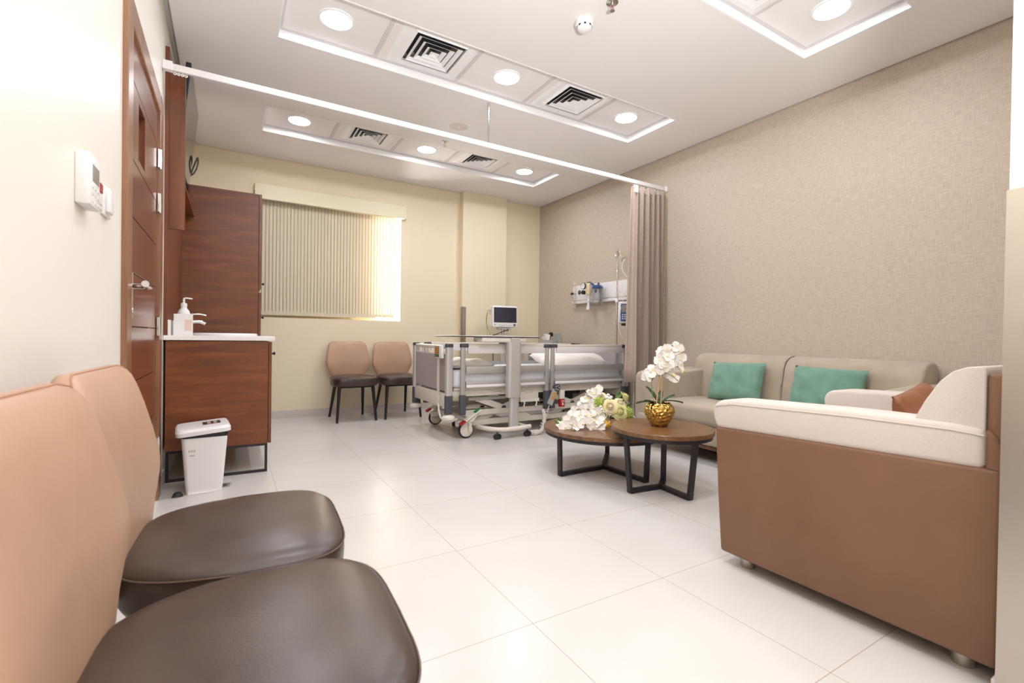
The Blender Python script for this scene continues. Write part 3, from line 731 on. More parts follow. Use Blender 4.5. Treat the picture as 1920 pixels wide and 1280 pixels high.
G().prism([(SY0-.002, .06), (SY0+.034, .06), (SY0+.034, .846), (SY0+.012, .844), (SY0-.002, .83)], 'x', bx0+.002, bx1-.002, .01, 3).obj('back_shell', M['sofal'], t, ang=50)
G().box(SX0+.137, SX1-.137, SY0+.2, SY1-.02, .30, .445, .04, 4).obj('seat_cushion', M['sofaw'], t, ang=50)
G().box(SX0+.10, SX1-.10, SY0+.03, SY1-.03, .06, .30, .01, 2).obj('seat_frame', M['sofal'], t, ang=50)
for x in (SX0+.075, SX1-.075):
    for y in (SY0+.085, SY1-.095):
        G().lathe([(.0005, .0005), (.027, .0005), (.029, .004), (.029, .053), (.0005, .053)], (x, y, 0), 24).obj('foot', M['steel'], t)
cg = cushion(.38, .36, .12, 5, wr=.008)
shift(cg, place((2.43, .75, .585), 0, RD(58), 0) @ MX.Rotation(RD(8), 4, 'Z'))
tg = tag(cg.obj('throw_cushion', M['cushl'], ang=80), 'brown leather cushion leaning on the armchair back', 'cushion')

# ------------------------------------------------------------------ grey sofa on the right wall
t = thing('sofa', 'long taupe suede sofa along the right wall', 'sofa', (3.4, 2.0, 0))
def rounded_block(x0, x1, y0, y1, z0, z1, r, seg=5): return G().box(x0, x1, y0, y1, z0, z1, r, seg)
ys0, ys1 = 1.195, 2.852; ym = 2.044
for a, b in ((ys0, ym-.001), (ym+.001, ys1)):
    px = [(3.575, .40), (3.862, .40), (3.862, .775), (3.83, .803), (3.77, .812), (3.70, .800), (3.645, .765), (3.62, .71), (3.60, .60)]
    g = G().prism([(x, z) for x, z in px], 'y', a, b, .022 if 1 else 0, 4); g.obj('back_cushion', M['sofag'], t, ang=55)
    G().box(3.04, 3.60, a+.002, b-.002, .285, .435, .045, 5).obj('seat_cushion', M['sofag'], t, ang=55)
G().tube([(3.598, ym, .60), (3.618, ym, .71), (3.642, ym, .766), (3.70, ym, .801), (3.77, ym, .813)], .005, 8).obj('piping', M['sofag'], t)
for a, b in ((ys1-.11, ys1+.19), (ys0-.20, ys0+.06)):
    yc = (a+b)/2; prof_ = []
    r0 = [(3.085, .14), (3.085, .60), (3.10, .635), (3.16, .650), (3.50, .664), (3.75, .672), (3.86, .672), (3.86, .14)]
    G().prism(r0, 'y', a, b, .045, 5).obj('armrest', M['sofag'], t, ang=55)
G().box(3.07, 3.86, ys0-.16, ys1+.15, .135, .29, .02, 3).obj('seat_frame', M['sofag'], t, ang=55)
G().box(3.09, 3.84, ys0-.15, ys1+.14, .105, .134, .004, 1).obj('base_plinth', M['walnut'], t, ang=0)
for x in (3.14, 3.78):
    for y in (ys0-.1, ys1+.09): G().lathe([(.0005, .0005), (.019, .0005), (.021, .005), (.024, .104), (.0005, .104)], (x, y, 0), 20).obj('foot', M['chrome'], t)
cg = cushion(.46, .33, .12, 2); shift(cg, MX.Translation((3.53, 2.375, .590)) @ MX.Rotation(RD(-90), 4, 'Z') @ MX.Rotation(RD(72), 4, 'X') @ MX.Rotation(RD(2), 4, 'Z'))
tag(cg.obj('throw_cushion', M['teal'], ang=80), 'sage green velvet cushion on the left half of the long sofa', 'cushion', 'green sofa cushions')
cg = cushion(.47, .34, .12, 3); shift(cg, MX.Translation((3.53, 1.70, .583)) @ MX.Rotation(RD(-90), 4, 'Z') @ MX.Rotation(RD(72), 4, 'X') @ MX.Rotation(RD(-1), 4, 'Z'))
tag(cg.obj('throw_cushion', M['teal'], ang=80), 'sage green velvet cushion on the right half of the long sofa', 'cushion', 'green sofa cushions')

# ------------------------------------------------------------------ nesting coffee tables
def table(label, c, r, z, feet, group):
    t = thing('coffee_table', label, 'coffee table', (c[0], c[1], 0), group)
    G().lathe([(.0005, z-.028), (r-.004, z-.028), (r, z-.025), (r, z-.003), (r-.003, z), (.0005, z)], (c[0], c[1], 0), 72).obj('tabletop', M['walnut'], t, ang=30)
    G().lathe([(r-.05, z-.0285), (r-.012, z-.0285), (r-.012, z-.050), (r-.05, z-.050), (r-.05, z-.0285)], (c[0], c[1], 0), 64).obj('ring_frame', M['black'], t, ang=30)
    for k, f in enumerate(feet):
        f = V((f[0], f[1], 0)); cc = V((c[0], c[1], 0)); d = (f-cc).normalized(); L_ = (f-cc).length; top = cc+d*(L_*1.08 if L_ < .2 else r-.032)+V((0, 0, z-.049))
        up = V((-d.y, d.x, 0))
        G().bar(f+V((0, 0, .004)), top, .034, .018, up=up.cross((top-f).normalized())).obj('leg', M['black'], t, ang=0)
        G().bar(cc+d*.006+V((0, 0, .013)), f+d*.0+V((0, 0, .013)), .034, .024).obj('base_bar', M['black'], t, ang=0)
    return t
def ft(c, L, a0): return [(c[0]+L*cos(RD(a0+120*k)), c[1]+L*sin(RD(a0+120*k))) for k in range(3)]
T1, T2 = (2.304, 2.561), (2.315, 2.05)
Z1, Z2 = .303, .386
GT = 'nesting round coffee tables'
table('larger, lower round walnut coffee table on black legs, under the cut flowers', T1, .43, Z1, [(1.915, 2.555), (2.318, 2.175), (2.58, 2.83)], GT)
table('smaller, higher round walnut coffee table on black legs, under the gold pot', T2, .305, Z2, [(2.078, 2.075), (2.290, 1.815), (2.432, 2.135)], GT)

# ------------------------------------------------------------------ flowers
def petal(g, L, W, M0, bend=.25, cup=.15, n=7, m=6, th=.0012):
    rows = []
    for i in range(n+1):
        u = i/n; w = W*(max(0, sin(pi*min(1, .06+.94*u)))**.55)*(.55+.45*sin(pi*u*.75+.3)) if u < 1 else 0
        w = max(w, .0006); row = []
        for j in range(m+1):
            v = -1+2*j/m
            row.append(V((L*u, w/2*v, -bend*L*u*u+cup*W*v*v*u)))
        rows.append(row)
    top = [[M0 @ p for p in r] for r in rows]; bot = [[M0 @ (p-V((0, 0, th))) for p in r] for r in rows]
    rings = [a+b[::-1] for a, b in zip(top, bot)]
    g.loft(rings)
def blossom_mesh(parent, name='orchid_blossom', s=1.0):
    g = G()
    for a in (90, 210, 330): petal(g, .036*s, .026*s, MX.Translation((0, 0, -.001)) @ MX.Rotation(RD(a), 4, 'Z') @ MX.Rotation(RD(-8), 4, 'Y'), .15)
    for a in (18, 162): petal(g, .040*s, .046*s, MX.Rotation(RD(a), 4, 'Z') @ MX.Rotation(RD(-14), 4, 'Y'), .2, .1)
    o = g.obj(name, M['petal'], parent, ang=60, off=(0, 0, 0))
    g = G().ball((0, -.004*s, .006*s), (.006*s, .008*s, .007*s), 8, 6)
    petal(g, .014*s, .012*s, MX.Translation((0, -.004*s, .005*s)) @ MX.Rotation(RD(-90), 4, 'Z') @ MX.Rotation(RD(-30), 4, 'Y'), .4)
    l_ = g.obj('lip', M['lipy'], o, ang=60, off=(0, 0, 0))
    return o
RVX, RVY = V((.859, -.5125, 0)), V((.5125, .859, 0))     # camera right / camera forward on the floor
def rel(dx, dy, z=0): return RVX*dx+RVY*dy+V((0, 0, z))
PC = V((2.318, 2.075, Z2+.0005))
t = thing('potted_orchid', 'white artificial orchid in a hammered gold pot on the smaller coffee table', 'plant', PC)
prof = [(.0005, .0), (.046, .0), (.052, .006), (.074, .038), (.09, .075), (.094, .098), (.086, .122), (.070, .140), (.066, .143), (.064, .139), (.08, .12), (.085, .1), (.06, .1), (.0005, .1)]
G().lathe(prof, PC, 64).obj('pot', M['gold'], t, ang=80)
G().lathe([(.0005, .138), (.04, .134), (.069, .124), (.07, .11), (.0005, .11)], PC, 32).obj('moss', M['soil'], t)
def W(dx, z, dy=0): return PC+rel(dx, dy, z)           # dx right, z up, in metres around the pot
for a, b in ((W(.008, .12), W(.018, .385)), (W(-.026, .12, -.02), W(-.005, .33, -.01))):
    G().cyl(a, b, .0042, n=8).obj('stake', M['stake'], t)
stems = [crom([W(-.03, .13, -.02), W(-.05, .17, -.03), W(-.058, .23, -.03), W(-.056, .28, -.02), W(-.03, .31, -.02)], 6),
         crom([W(.010, .12), W(.012, .30), W(.016, .42), W(.05, .50), W(.09, .485), W(.105, .42), W(.118, .375), W(.122, .35)], 6),
         crom([W(-.02, .31), W(.02, .33, -.03), W(.06, .315, -.04), W(.10, .285, -.04)], 6),
         crom([W(-.06, .28, -.02), W(-.035, .325, -.03), W(.0, .34, -.02), W(.012, .40)], 6)]
for s_ in stems: G().tube(s_, .0023, 6).obj('stem', M['stem'], t)
for a, L, wd, z0, tl in ((-175, .115, .035, .145, -10), (2, .115, .035, .15, -8), (75, .10, .035, .14, 52), (120, .11, .04, .14, 62), (200, .08, .03, .14, 25), (30, .095, .03, .14, 40)):
    g = G(); dirv = rel(cos(RD(a)), sin(RD(a))*.6); yaw = math.atan2(dirv.y, dirv.x)
    petal(g, L*1.15, wd, MX.Translation(PC+V((0, 0, z0))+dirv*.012) @ MX.Rotation(yaw, 4, 'Z') @ MX.Rotation(-RD(max(tl, 12)), 4, 'Y'), .28, .25, 9, 6, .002); g.obj('leaf', M['leaf'], t, ang=60)
proto = blossom_mesh(t)
FW = -RVY
spots = [(.035, .495, -.02), (.01, .47, .0), (.012, .455, -.02), (.032, .445, -.03), (.052, .455, -.01), (-.01, .425, -.02), (.025, .41, -.04), (.045, .405, -.04), (.008, .40, -.045), (.03, .38, -.05), (.05, .375, -.03), (-.005, .37, -.04), (.075, .405, .0), (.085, .42, .01), (-.03, .35, -.03), (-.045, .365, -.02), (-.065, .345, -.03), (-.075, .315, -.03), (.07, .33, -.02), (.045, .345, -.01), (.10, .505, .0), (.085, .49, .01), (.115, .485, -.01), (.13, .445, .0), (.12, .43, -.01), (.135, .39, .0), (-.085, .325, -.02), (.085, .32, -.02)]
rnd = random.Random(4)
OFFP = PC
def put(proto, p, d, s, first, roll=None):
    Mx = align(V(p)-OFFP, d, rnd.uniform(0, 6.28) if roll is None else roll, s)
    if first: proto.matrix_local = Mx; return proto
    return dup(proto, M=Mx)
for i, (dx, z, dy) in enumerate(spots):
    put(proto, W(dx-.004, z-.012, dy), FW+V((rnd.uniform(-.6, .6), rnd.uniform(-.4, .4), rnd.uniform(-.25, .45))), rnd.uniform(.85, 1.08), i == 0)
for dx, z in ((.122, .352), (.132, .338), (.141, .345), (.085, .298), (.097, .285), (.107, .277)):
    G().ball(W(dx, z, -.02), (.006, .006, .008), 10, 8).obj('bud', M['rosed'], t)

# spray of white orchids and rose bouquet lying on the larger table
BC = V((2.13, 2.60, Z1+.0005))
def B(dx, z, dy=0): return BC+rel(dx, dy, z)
t = thing('orchid_spray', 'white artificial orchid spray lying on the larger coffee table', 'flowers', BC); OFFP = BC
proto = blossom_mesh(t, s=1.15)
G().tube(crom([B(-.16, .006, -.08), B(-.10, .004, -.08), B(-.02, .010, -.07), B(.05, .05, .0), B(.09, .15, .05), B(.07, .21, .06)], 6), .004, 6).obj('stem', M['stem'], t)
G().tube(crom([B(-.06, .10, .0), B(-.02, .13, -.03), B(.0, .07, -.05), B(.03, .03, -.07)], 6), .004, 6).obj('stem', M['stem'], t)
k = 0
rnd = random.Random(11)
pathA = [(-.135, .035, -.06), (-.105, .05, -.05), (-.08, .04, -.09), (-.05, .055, -.07), (-.02, .045, -.10), (.015, .05, -.10), (.05, .055, -.09), (.08, .06, -.07), (.10, .08, -.04),
         (-.07, .085, -.03), (-.035, .095, -.05), (0, .095, -.06), (.035, .10, -.06), (.07, .11, -.05), (-.02, .125, -.01), (.015, .135, -.02), (.045, .14, -.03),
         (-.01, .16, .01), (.02, .175, .01), (.05, .165, .0), (.01, .20, .02), (.035, .21, .02), (.06, .20, .02), (.04, .235, .03), (.065, .235, .03), (.085, .225, .04), (.082, .262, .04), (-.055, .12, .0), (-.10, .075, -.02), (.085, .03, -.08), (.04, .025, -.11), (-.06, .022, -.11), (-.115, .022, -.09)]
for p in pathA:
    put(proto, B(p[0]*1.18+.012, p[1]-.004, p[2]), FW+V((rnd.uniform(-.7, .7), rnd.uniform(-.5, .5), rnd.uniform(-.1, .9))), rnd.uniform(.8, 1.1), k == 0); k += 1
for p, d in (((-.16, .02, -.06), (-.5, 0, .5)), ((-.15, .03, -.05), (-.3, .2, .8))):
    g = G(); petal(g, .05, .022, align(B(*p), rel(d[0], d[1], d[2])) @ MX.Rotation(RD(-90), 4, 'Y'), .3, .2, 7, 5, .0015); g.obj('leaf', M['leaf2'], t, ang=60)

def rose(parent, p, d, s, m):
    g = G()
    g.ball((0, 0, .021), (.0125, .0115, .016), 12, 8); g.ball((.003, .002, .030), (.007, .006, .009), 10, 6)
    for ring, (R, n, h, cl, z0) in enumerate(((.0135, 3, .037, .6, 0), (.017, 4, .0355, .7, 0), (.0205, 4, .033, .78, 0), (.024, 5, .0295, .86, -.001), (.0275, 5, .025, .95, -.002), (.031, 5, .019, 1.04, -.004))):
        for q in range(n):
            a0 = 2*pi*q/n+ring*.9; span = 2*pi/n*1.5; rows = []
            for i in range(8):
                v = i/7; row = []
                for j in range(9):
                    e = abs(j/4-1); a = a0+span*(j/8-.5); edge = 1-e**3*.22
                    body = sin(min(1, v*1.7)*pi/2); k = 1-(1-cl)*max(0, (v-.45)/.55)**1.4
                    r_ = R*body*k*(1+.07*(j/8-.5)*2)+(.007*max(0, ring-1)*max(0, v-.7)/.3*.5)
                    row.append(V((r_*cos(a), r_*sin(a), z0+h*v*edge-(.004*ring*max(0, v-.8)/.2*.4))))
                rows.append(row)
            g.loft([a_+[V((b_.x*.94, b_.y*.94, b_.z-.0004)) for b_ in a_[::-1]] for a_ in rows])
    g.b.transform(align(V(p)-V(d).normalized()*.014*s, d, s*50, s))
    return g.obj('rose', m, parent, ang=60)
t = thing('rose_bouquet', 'bouquet of cream roses and green hydrangea on the larger coffee table', 'flowers', BC); OFFP = BC
rose(t, B(.192, .149, -.02), FW+V((-.1, 0, .35)), 1.22, M['rosec'])
rose(t, B(.264, .113, -.01), FW+V((.1, 0, .3)), 1.30, M['rosed'])
rose(t, B(.274, .165, .03), FW+V((.15, 0, .5)), 1.02, M['rosec'])
rose(t, B(.312, .209, .05), V((.6, -.5, .45)), 1.12, M['rosed'])
rose(t, B(.145, .205, .06), FW+V((-.2, .1, .6)), .85, M['rosec'])
def hyd(p, r, sd):
    g = G(); rr = random.Random(sd)
    for k in range(110):
        z = 1-2*(k+.5)/110; a = k*2.39996; q = math.sqrt(1-z*z); n_ = V((q*cos(a), q*sin(a), z))
        g.ball(V(p)+n_*r*rr.uniform(.86, 1.05), .0055+rr.uniform(0, .002), 6, 4)
    g.ball(p, r*.9, 12, 8); g.obj('hydrangea_head', M['hyd'], t, ang=60)
hyd(B(.117, .168, .02), .042, 1); hyd(B(.324, .098, .03), .04, 2)
def berries(P_, nm='berry'):
    for p in P_:
        b_ = G().ball(p, .0125, 12, 9).obj('berry', M['petal'], t, ang=60)
        G().lathe([(.0005, .0), (.004, .0), (.003, .002), (.0005, .002)], (0, 0, 0), 10, M=align(V(p)+FW*.0115, FW)).obj('berry_eye', M['stem'], b_, ang=60)
berries([B(.187, .222, .03), B(.177, .205, .02), B(.207, .207, .03), B(.194, .200, .01)]); berries([B(.110, .132, -.04), B(.132, .127, -.04), B(.125, .146, -.03), B(.137, .112, -.04)])
for i in range(26):
    u = rnd.uniform(0, 1); p = B(.09+.25*rnd.random(), .02+.20*rnd.random(), .05+rnd.uniform(-.03, .06)); g = G()
    petal(g, rnd.uniform(.04, .075), rnd.uniform(.02, .04), align(p, FW*rnd.uniform(.1, .8)+V((rnd.uniform(-.6, .8), rnd.uniform(-.3, .5), rnd.uniform(.0, .9)))) @ MX.Rotation(RD(-90), 4, 'Y'), .3, .2, 6, 4, .0012)
    g.obj('leaf', M['leaf'] if i % 3 else M['leaf2'], t, ang=60)
for i in range(5): G().tube(crom([B(.14+.03*i, .09+.01*i, .02), B(.16+.012*i, .05, .03), B(.17+.01*i, .006, .04+.012*i)], 5), .003, 6).obj('stem', M['stem'], t)
g = G()
for k in range(6): petal(g, .034, .018, align(B(.162, .036, -.09), FW+V((0, 0, -.2))) @ MX.Rotation(RD(60*k), 4, 'Z') @ MX.Rotation(RD(18), 4, 'Y'), .1)
g.ball(B(.162, .038, -.085), (.008, .008, .012), 8, 6); g.obj('lily', M['yellow'], t, ang=60)
G().tube(crom([B(.162, .04, -.08), B(.165, .07, -.06), B(.175, .11, -.03)], 5), .0025, 6).obj('stem', M['stem'], t)
for i, (dx, z) in enumerate(((.13, .03), (.14, .045), (.125, .05), (.145, .025), (.135, .015))):
    g = G(); petal(g, .022, .014, align(B(dx, z, -.07), FW+V((rnd.uniform(-1, 1), 0, rnd.uniform(-.2, 1)))) @ MX.Rotation(RD(-60), 4, 'Y'), .2); g.obj('leaf', M['rosed'], t, ang=60)

# ------------------------------------------------------------------ hospital bed
BX0, BX1, BY0, BY1 = 1.635, 3.82, 3.85, 4.75
bed = thing('hospital_bed', 'white and grey hospital bed with raised side rails, its head to the right wall', 'bed', (2.73, 4.30, 0))
# end boards
def endboard(x, name, foot):
    eb = G().box(x-.012, x+.012, BY0+.075, BY1-.045, .435 if foot else .45, .765, .004, 1).obj(name, M['bedg'], bed, ang=0)
    g = G().box(x-.018, x+.018, BY0+.04, BY1-.03, .812, .848, .012, 3); g.obj('grab_bar', M['bedw'], eb)
    for y in (BY0+.22, BY1-.22): G().box(x-.008, x+.008, y-.012, y+.012, .764, .815).obj('grab_bar_bracket', M['bedw'], eb, ang=0)
    for y in (BY0+.030, BY1-.022):
        r = [(x+a, y+b) for a, b in rrect(.068, .05, .02)]
        g = G().prism(r, 'z', .40, .832); g.obj('corner_post', M['alu'], eb, ang=30)
        G().prism([(x+a, y+b) for a, b in rrect(.072, .054, .022)], 'z', .826, .858, .006, 2).obj('post_cap', M['dgrey'], eb, ang=40)
        G().prism([(x+a, y+b) for a, b in rrect(.072, .054, .022)], 'z', .238, .402, .003, 1).obj('post_sleeve', M['dgrey'], eb, ang=40)
        G().lathe([(.0005, .188), (.05, .188), (.058, .196), (.058, .212), (.05, .222), (.02, .236), (.0005, .236)], (x, y, 0), 24).obj('wall_bumper', M['bedw'], eb)
    g = G().box(x-.022, x+.022, BY0+.058, BY1-.05, .292, .415, .006, 2); g.obj('cross_beam', M['bedw'], eb)
endboard(BX0+.037, 'footboard', True); endboard(BX1-.035, 'headboard', False)
# side rails: two per side
def rail(xa, xb, y, sg):
    rl = G().box(xa+.045, xb-.035, y-.012, y+.012, .772, .852, .004, 2).obj('side_rail', M['railw'], bed)
    G().box(xa+.02, xb-.02, y-.015, y+.015, .838, .860, .006, 2).obj('rail_cap', M['bedw'], rl)
    for z0, z1 in ((.592, .655), (.466, .526)):
        G().box(xa+.03, xb-.025, y-.011, y+.011, z0, z1, .004, 2).obj('rail_slat', M['raila'], rl)
    G().box(xa+.03, xb-.025, y-.016*1-.0, y+.014, .466, .492, .005, 2).obj('rail_lip', M['railw'], rl)
    for x in (xa, xb):
        s = 1 if x == xa else -1
        G().box(x-.022, x+.022, y-.015, y+.015, .40, .842, .008, 2).obj('rail_post', M['raila'], rl)
        G().box(x-.028 if s > 0 else x-.05, x+.05 if s > 0 else x+.028, y-.02, y+.02, .826, .862, .009, 2).obj('rail_end_cap', M['dgrey'], rl)
        G().box(x-.028, x+.028, y-.02, y+.02, .225, .405, .006, 2).obj('rail_sleeve', M['dgrey'], rl)
for y, sg in ((BY0, -1), (BY1, 1)):
    rail(1.792, 2.700, y, sg); rail(2.768, 3.735, y, sg)
# mattress, pillow, blanket
mt = G().box(1.72, 3.72, BY0+.035, BY1-.035, .462, .618, .035, 4).obj('mattress', M['sheet'], bed)
g = cushion(.74, .46, .17, 8, wr=.010); shift(g, MX.Translation((3.22, 4.19, .70)) @ MX.Rotation(RD(-4), 4, 'Y') @ MX.Rotation(RD(14), 4, 'X'))
tag(g.obj('pillow', M['linen'], ang=80), 'white pillow at the head of the hospital bed', 'pillow')
g = cushion(.46, .62, .085, 9, wr=.012); shift(g, MX.Translation((1.965, 4.27, .662)))
tag(g.obj('folded_blanket', M['linen'], ang=80), 'crumpled white blanket folded on the foot of the bed', 'blanket')
# deck
g = G()
for a, b in ((1.73, 2.35), (2.37, 2.72), (2.74, 3.74)): g.box(a, b, BY0+.05, BY1-.05, .438, .461, .004, 1)
g.obj('mattress_deck', M['bedw'], bed, ang=0)
for y in (BY0+.075, BY1-.075): G().box(1.71, 3.76, y-.018, y+.018, .382, .437, .004, 1).obj('deck_side_beam', M['bedw'], bed, ang=0)
for x in (1.75, 2.36, 2.73, 3.72): G().box(x-.02, x+.02, BY0+.094, BY1-.094, .385, .435).obj('deck_cross_beam', M['bedw'], bed, ang=0)
g = G()
for x in (2.16, 2.52, 2.99): g.tube([(x-.04, BY0+.048, .42), (x-.04, BY0+.03, .40), (x+.04, BY0+.03, .40), (x+.04, BY0+.048, .42)], .006, 8)
g.obj('strap_hook', M['bedw'], bed)
# scissor lift
for y in (BY0+.14, BY1-.14):
    for cx in (2.283, 3.114):
        z = .248; s = 1
        G().bar((cx-.33, y-.014, .368), (cx+.30, y-.014, .135), .056, .018, up=(0, 1, 0)).obj('scissor_arm', M['bedw'], bed, ang=0)
        G().bar((cx-.30, y+.012, .125), (cx+.34, y+.012, .372), .056, .018, up=(0, 1, 0)).obj('scissor_arm', M['bedw'], bed, ang=0)
        G().cyl((cx, y-.036, z), (cx, y+.03, z), .022, n=20).obj('pivot_knob', M['dgrey'], bed)
    G().box(1.86, 3.66, y-.045, y-.015 if y < 4.3 else y+.02, .196, .246, .004, 1).obj('lift_beam', M['bedw'], bed, ang=0)
    G().box(1.80, 3.66, y-.02, y+.035, .096, .15, .006, 1).obj('base_beam', M['bedw'], bed, ang=0)
for x in (1.88, 3.60): G().box(x-.03, x+.03, BY0+.06, BY1-.06, .125, .18, .006, 1).obj('base_cross_beam', M['bedw'], bed, ang=0)
G().box(1.90, 2.30, BY0+.10, BY0+.12, .335, .365, .004, 1).obj('label_plate', M['greym'], bed, ang=0)
G().bar((2.45, 4.3, .18), (2.95, 4.3, .38), .07, .07).obj('lift_motor', M['dgrey'], bed)
G().box(2.98, 3.30, 4.18, 4.42, .25, .36, .02, 2).obj('control_box', M['dgrey'], bed)
g = G().box(2.42, 2.64, BY0+.03, BY0+.045, .300, .332, .003, 1); 
for x in (2.46, 2.60): g.tube([(x, BY0+.03, .31), (x, BY0+.018, .285), (x-.012, BY0+.018, .262), (x+.004, BY0+.016, .255)], .007, 8)
g.obj('drainage_rail', M['bedw'], bed)
G().box(2.425, 2.635, BY0+.044, BY0+.07, .31, .40).obj('rail_bracket', M['bedw'], bed, ang=0)
# castors
def castor(x, y, pedal):
    c = thing('tmp', None, None, (0, 0, 0)); COL.objects.unlink(c); bpy.data.objects.remove(c)
    yw = y
    w = G().lathe([(.062, -.016), (.072, -.014), (.075, -.006), (.075, .006), (.072, .014), (.062, .016)], (0, 0, 0), 36, M=MX.Translation((x, yw, .0755)) @ MX.Rotation(pi/2, 4, 'X')).obj('castor', M['rubber'], bed)
    G().lathe([(.0005, -.021), (.052, -.019), (.063, -.015), (.063, .015), (.052, .019), (.0005, .021)], (0, 0, 0), 32, M=MX.Translation((x, yw, .0755)) @ MX.Rotation(pi/2, 4, 'X')).obj('wheel_disc', M['bedw'], w)
    fy = yw-.034 if y < 4.3 else yw+.034
    g = G().box(x+.012, x+.042, fy-.010, fy+.010, .06, .145, .006, 2); g.cyl((x+.027, yw, .145), (x+.027, yw, .205), .03, n=16); g.box(x-.0, x+.054, min(fy, yw)-.012, max(fy, yw)+.012, .14, .165, .005, 1)
    g.obj('fork', M['bedw'], w)
    if pedal:
        yp = yw-.055 if y < 4.3 else yw+.055
        G().prism([(x-.01, .155), (x+.09, .235), (x+.10, .225), (x+.06, .165), (x+.04, .15)], 'y', min(yp, yw)-.004, max(yp, yw)-.03 if y < 4.3 else max(yp, yw)+.004, .004, 1).obj('brake_housing', M['bedw'], w, ang=0)
        d = V((.78, 0, .62)).normalized()
        g = G().bar((x-.06, yp, .150), (x+.115, yp, .262), .05, .012, up=(-.6, 0, .8)); b_ = g.obj('brake_pedal', M['bedw'], w, ang=0)
        G().bar((x-.078, yp, .137), (x-.036, yp, .164), .052, .016, up=(-.6, 0, .8)).obj('red_tread', M['red'], b_, ang=0) if False else G().bar((x-.082, yp, .135), (x-.036, yp, .1645), .052, .015, up=(-.6, 0, .8)).obj('red_tread', M['red'], w, ang=0)
        G().bar((x+.06, yp, .236), (x+.112, yp, .269), .040, .015, up=(-.6, 0, .8)).obj('green_tread', M['green'], w, ang=0)
castor(1.868, 3.93, True); castor(1.868, 4.67, True); castor(3.58, 3.93, False); castor(3.58, 4.67, False)
# handset on the footboard
xh = BX0+.005
hs = thing('bed_handset', 'white handset with orange buttons hooked on the bed footboard', 'handset', (xh, 3.99, .79))
G().box(xh-.028, xh-.002, 3.912, 4.072, .728, .842, .006, 2).obj('case', M['white'], hs)
G().box(xh-.031, xh-.0275, 3.965, 4.066, .738, .836, .002, 1).obj('keypad', M['dgrey'], hs, ang=0)
def keys(nm, m, zs):
    g = G()
    for zz in zs:
        for k in range(3): g.box(xh-.033, xh-.0305, 3.972+k*.031, 3.995+k*.031, zz-.006, zz+.006)
    g.obj(nm, m, hs, ang=0)
keys('orange_keys', M['orange'], (.824, .806, .788, .770)); keys('green_keys', M['green'], (.752,))
G().box(xh-.004, xh+.03, 3.96, 4.04, .835, .853, .004, 1).obj('hook', M['white'], hs)
cp = crom([(xh-.015, 4.00, .728), (xh-.018, 4.0, .66), (xh-.018, 3.998, .40), (xh-.016, 3.995, .32)], 8)
g = G().tube(coil(cp, .010, 46, 8), .0036, 5); g.tube(crom([cp[-1], (xh-.012, 3.985, .25), (xh-.0, 3.95, .19), (xh+.06, 3.92, .165), (xh+.14, 3.93, .18)], 8), .0095, 8)
g.obj('coiled_cable', M['cable'], hs)
# second handset on the side rail + CPR release
yh = BY0-.035
hs = thing('rail_handset', 'small handset with round dark top and orange keys hooked on the bed side rail', 'handset', (2.76, yh, .38))
d0, d1 = V((2.715, yh, .268)), V((2.795, yh, .435))
G().bar(d0, d1, .05, .022, up=(0, 1, 0)).obj('case', M['greym'], hs, ang=0)
G().cyl((2.797, yh-.016, .432), (2.797, yh+.014, .432), .036, n=24).obj('round_pad', M['dgrey'], hs)
g = G()
for k in range(5):
    a = 2*pi*k/5; g.box(-.005, .005, -.003, .001, -.004, .004, M=MX.Translation((2.797+.02*cos(a), yh-.016, .432+.02*sin(a))))
g.obj('pad_symbols', M['white'], hs, ang=0)
g = G()
for k, f in enumerate((.66, .52, .38)):
    p = d0.lerp(d1, f)
    for s in (-1, 1): g.box(-.008, .008, -.004, 0, -.008, .008, M=MX.Translation((p.x+s*.011, yh-.011, p.z)) @ MX.Rotation(RD(-26), 4, 'Y'))
g.obj('orange_keys', M['orange'], hs, ang=0)
G().box(2.785, 2.815, yh+.01, yh+.021, .41, .455).obj('hook', M['white'], hs, ang=0)
cp = crom([(2.713, yh, .262), (2.69, yh-.005, .21), (2.655, yh-.02, .16), (2.62, yh-.03, .11), (2.60, yh-.03, .06)], 8)
g = G().tube(cp[:9], .004, 6); g.tube(coil(cp[8:], .014, 7, 10), .0038, 5); g.obj('coiled_cable', M['cable'], hs)
cp = crom([(2.66, BY0-.005, .22), (2.645, yh-.02, .16), (2.60, yh-.06, .06), (2.52, yh-.08, .022), (2.47, yh-.05, .020), (2.50, yh-.01, .02), (2.58, yh+.0, .02)], 8)
G().tube(coil(cp, .0145, 52, 8), .0042, 5).obj('bed_cable', M['cable'], bed)
g = G().box(2.842, 2.90, BY0-.04, BY0-.0, .315, .405, .008, 2); cpr = g.obj('release_box', M['bedw'], bed)
G().box(2.846, 2.897, BY0-.044, BY0-.002, .238, .314, .004, 2).obj('release_handle', M['red'], cpr)
text('release_lettering', 'CPR', .022, M['white'], cpr, MX.Translation((2.8715, BY0-.0446, .294)) @ MX.Rotation(pi/2, 4, 'X'))
y = BY0-.0446
G().prism([(2.8655, .283), (2.8775, .283), (2.8775, .268), (2.885, .268), (2.8715, .250), (2.858, .268), (2.8655, .268)], 'y', y-.0004, y+.0004).obj('release_arrow', M['white'], cpr, ang=0)

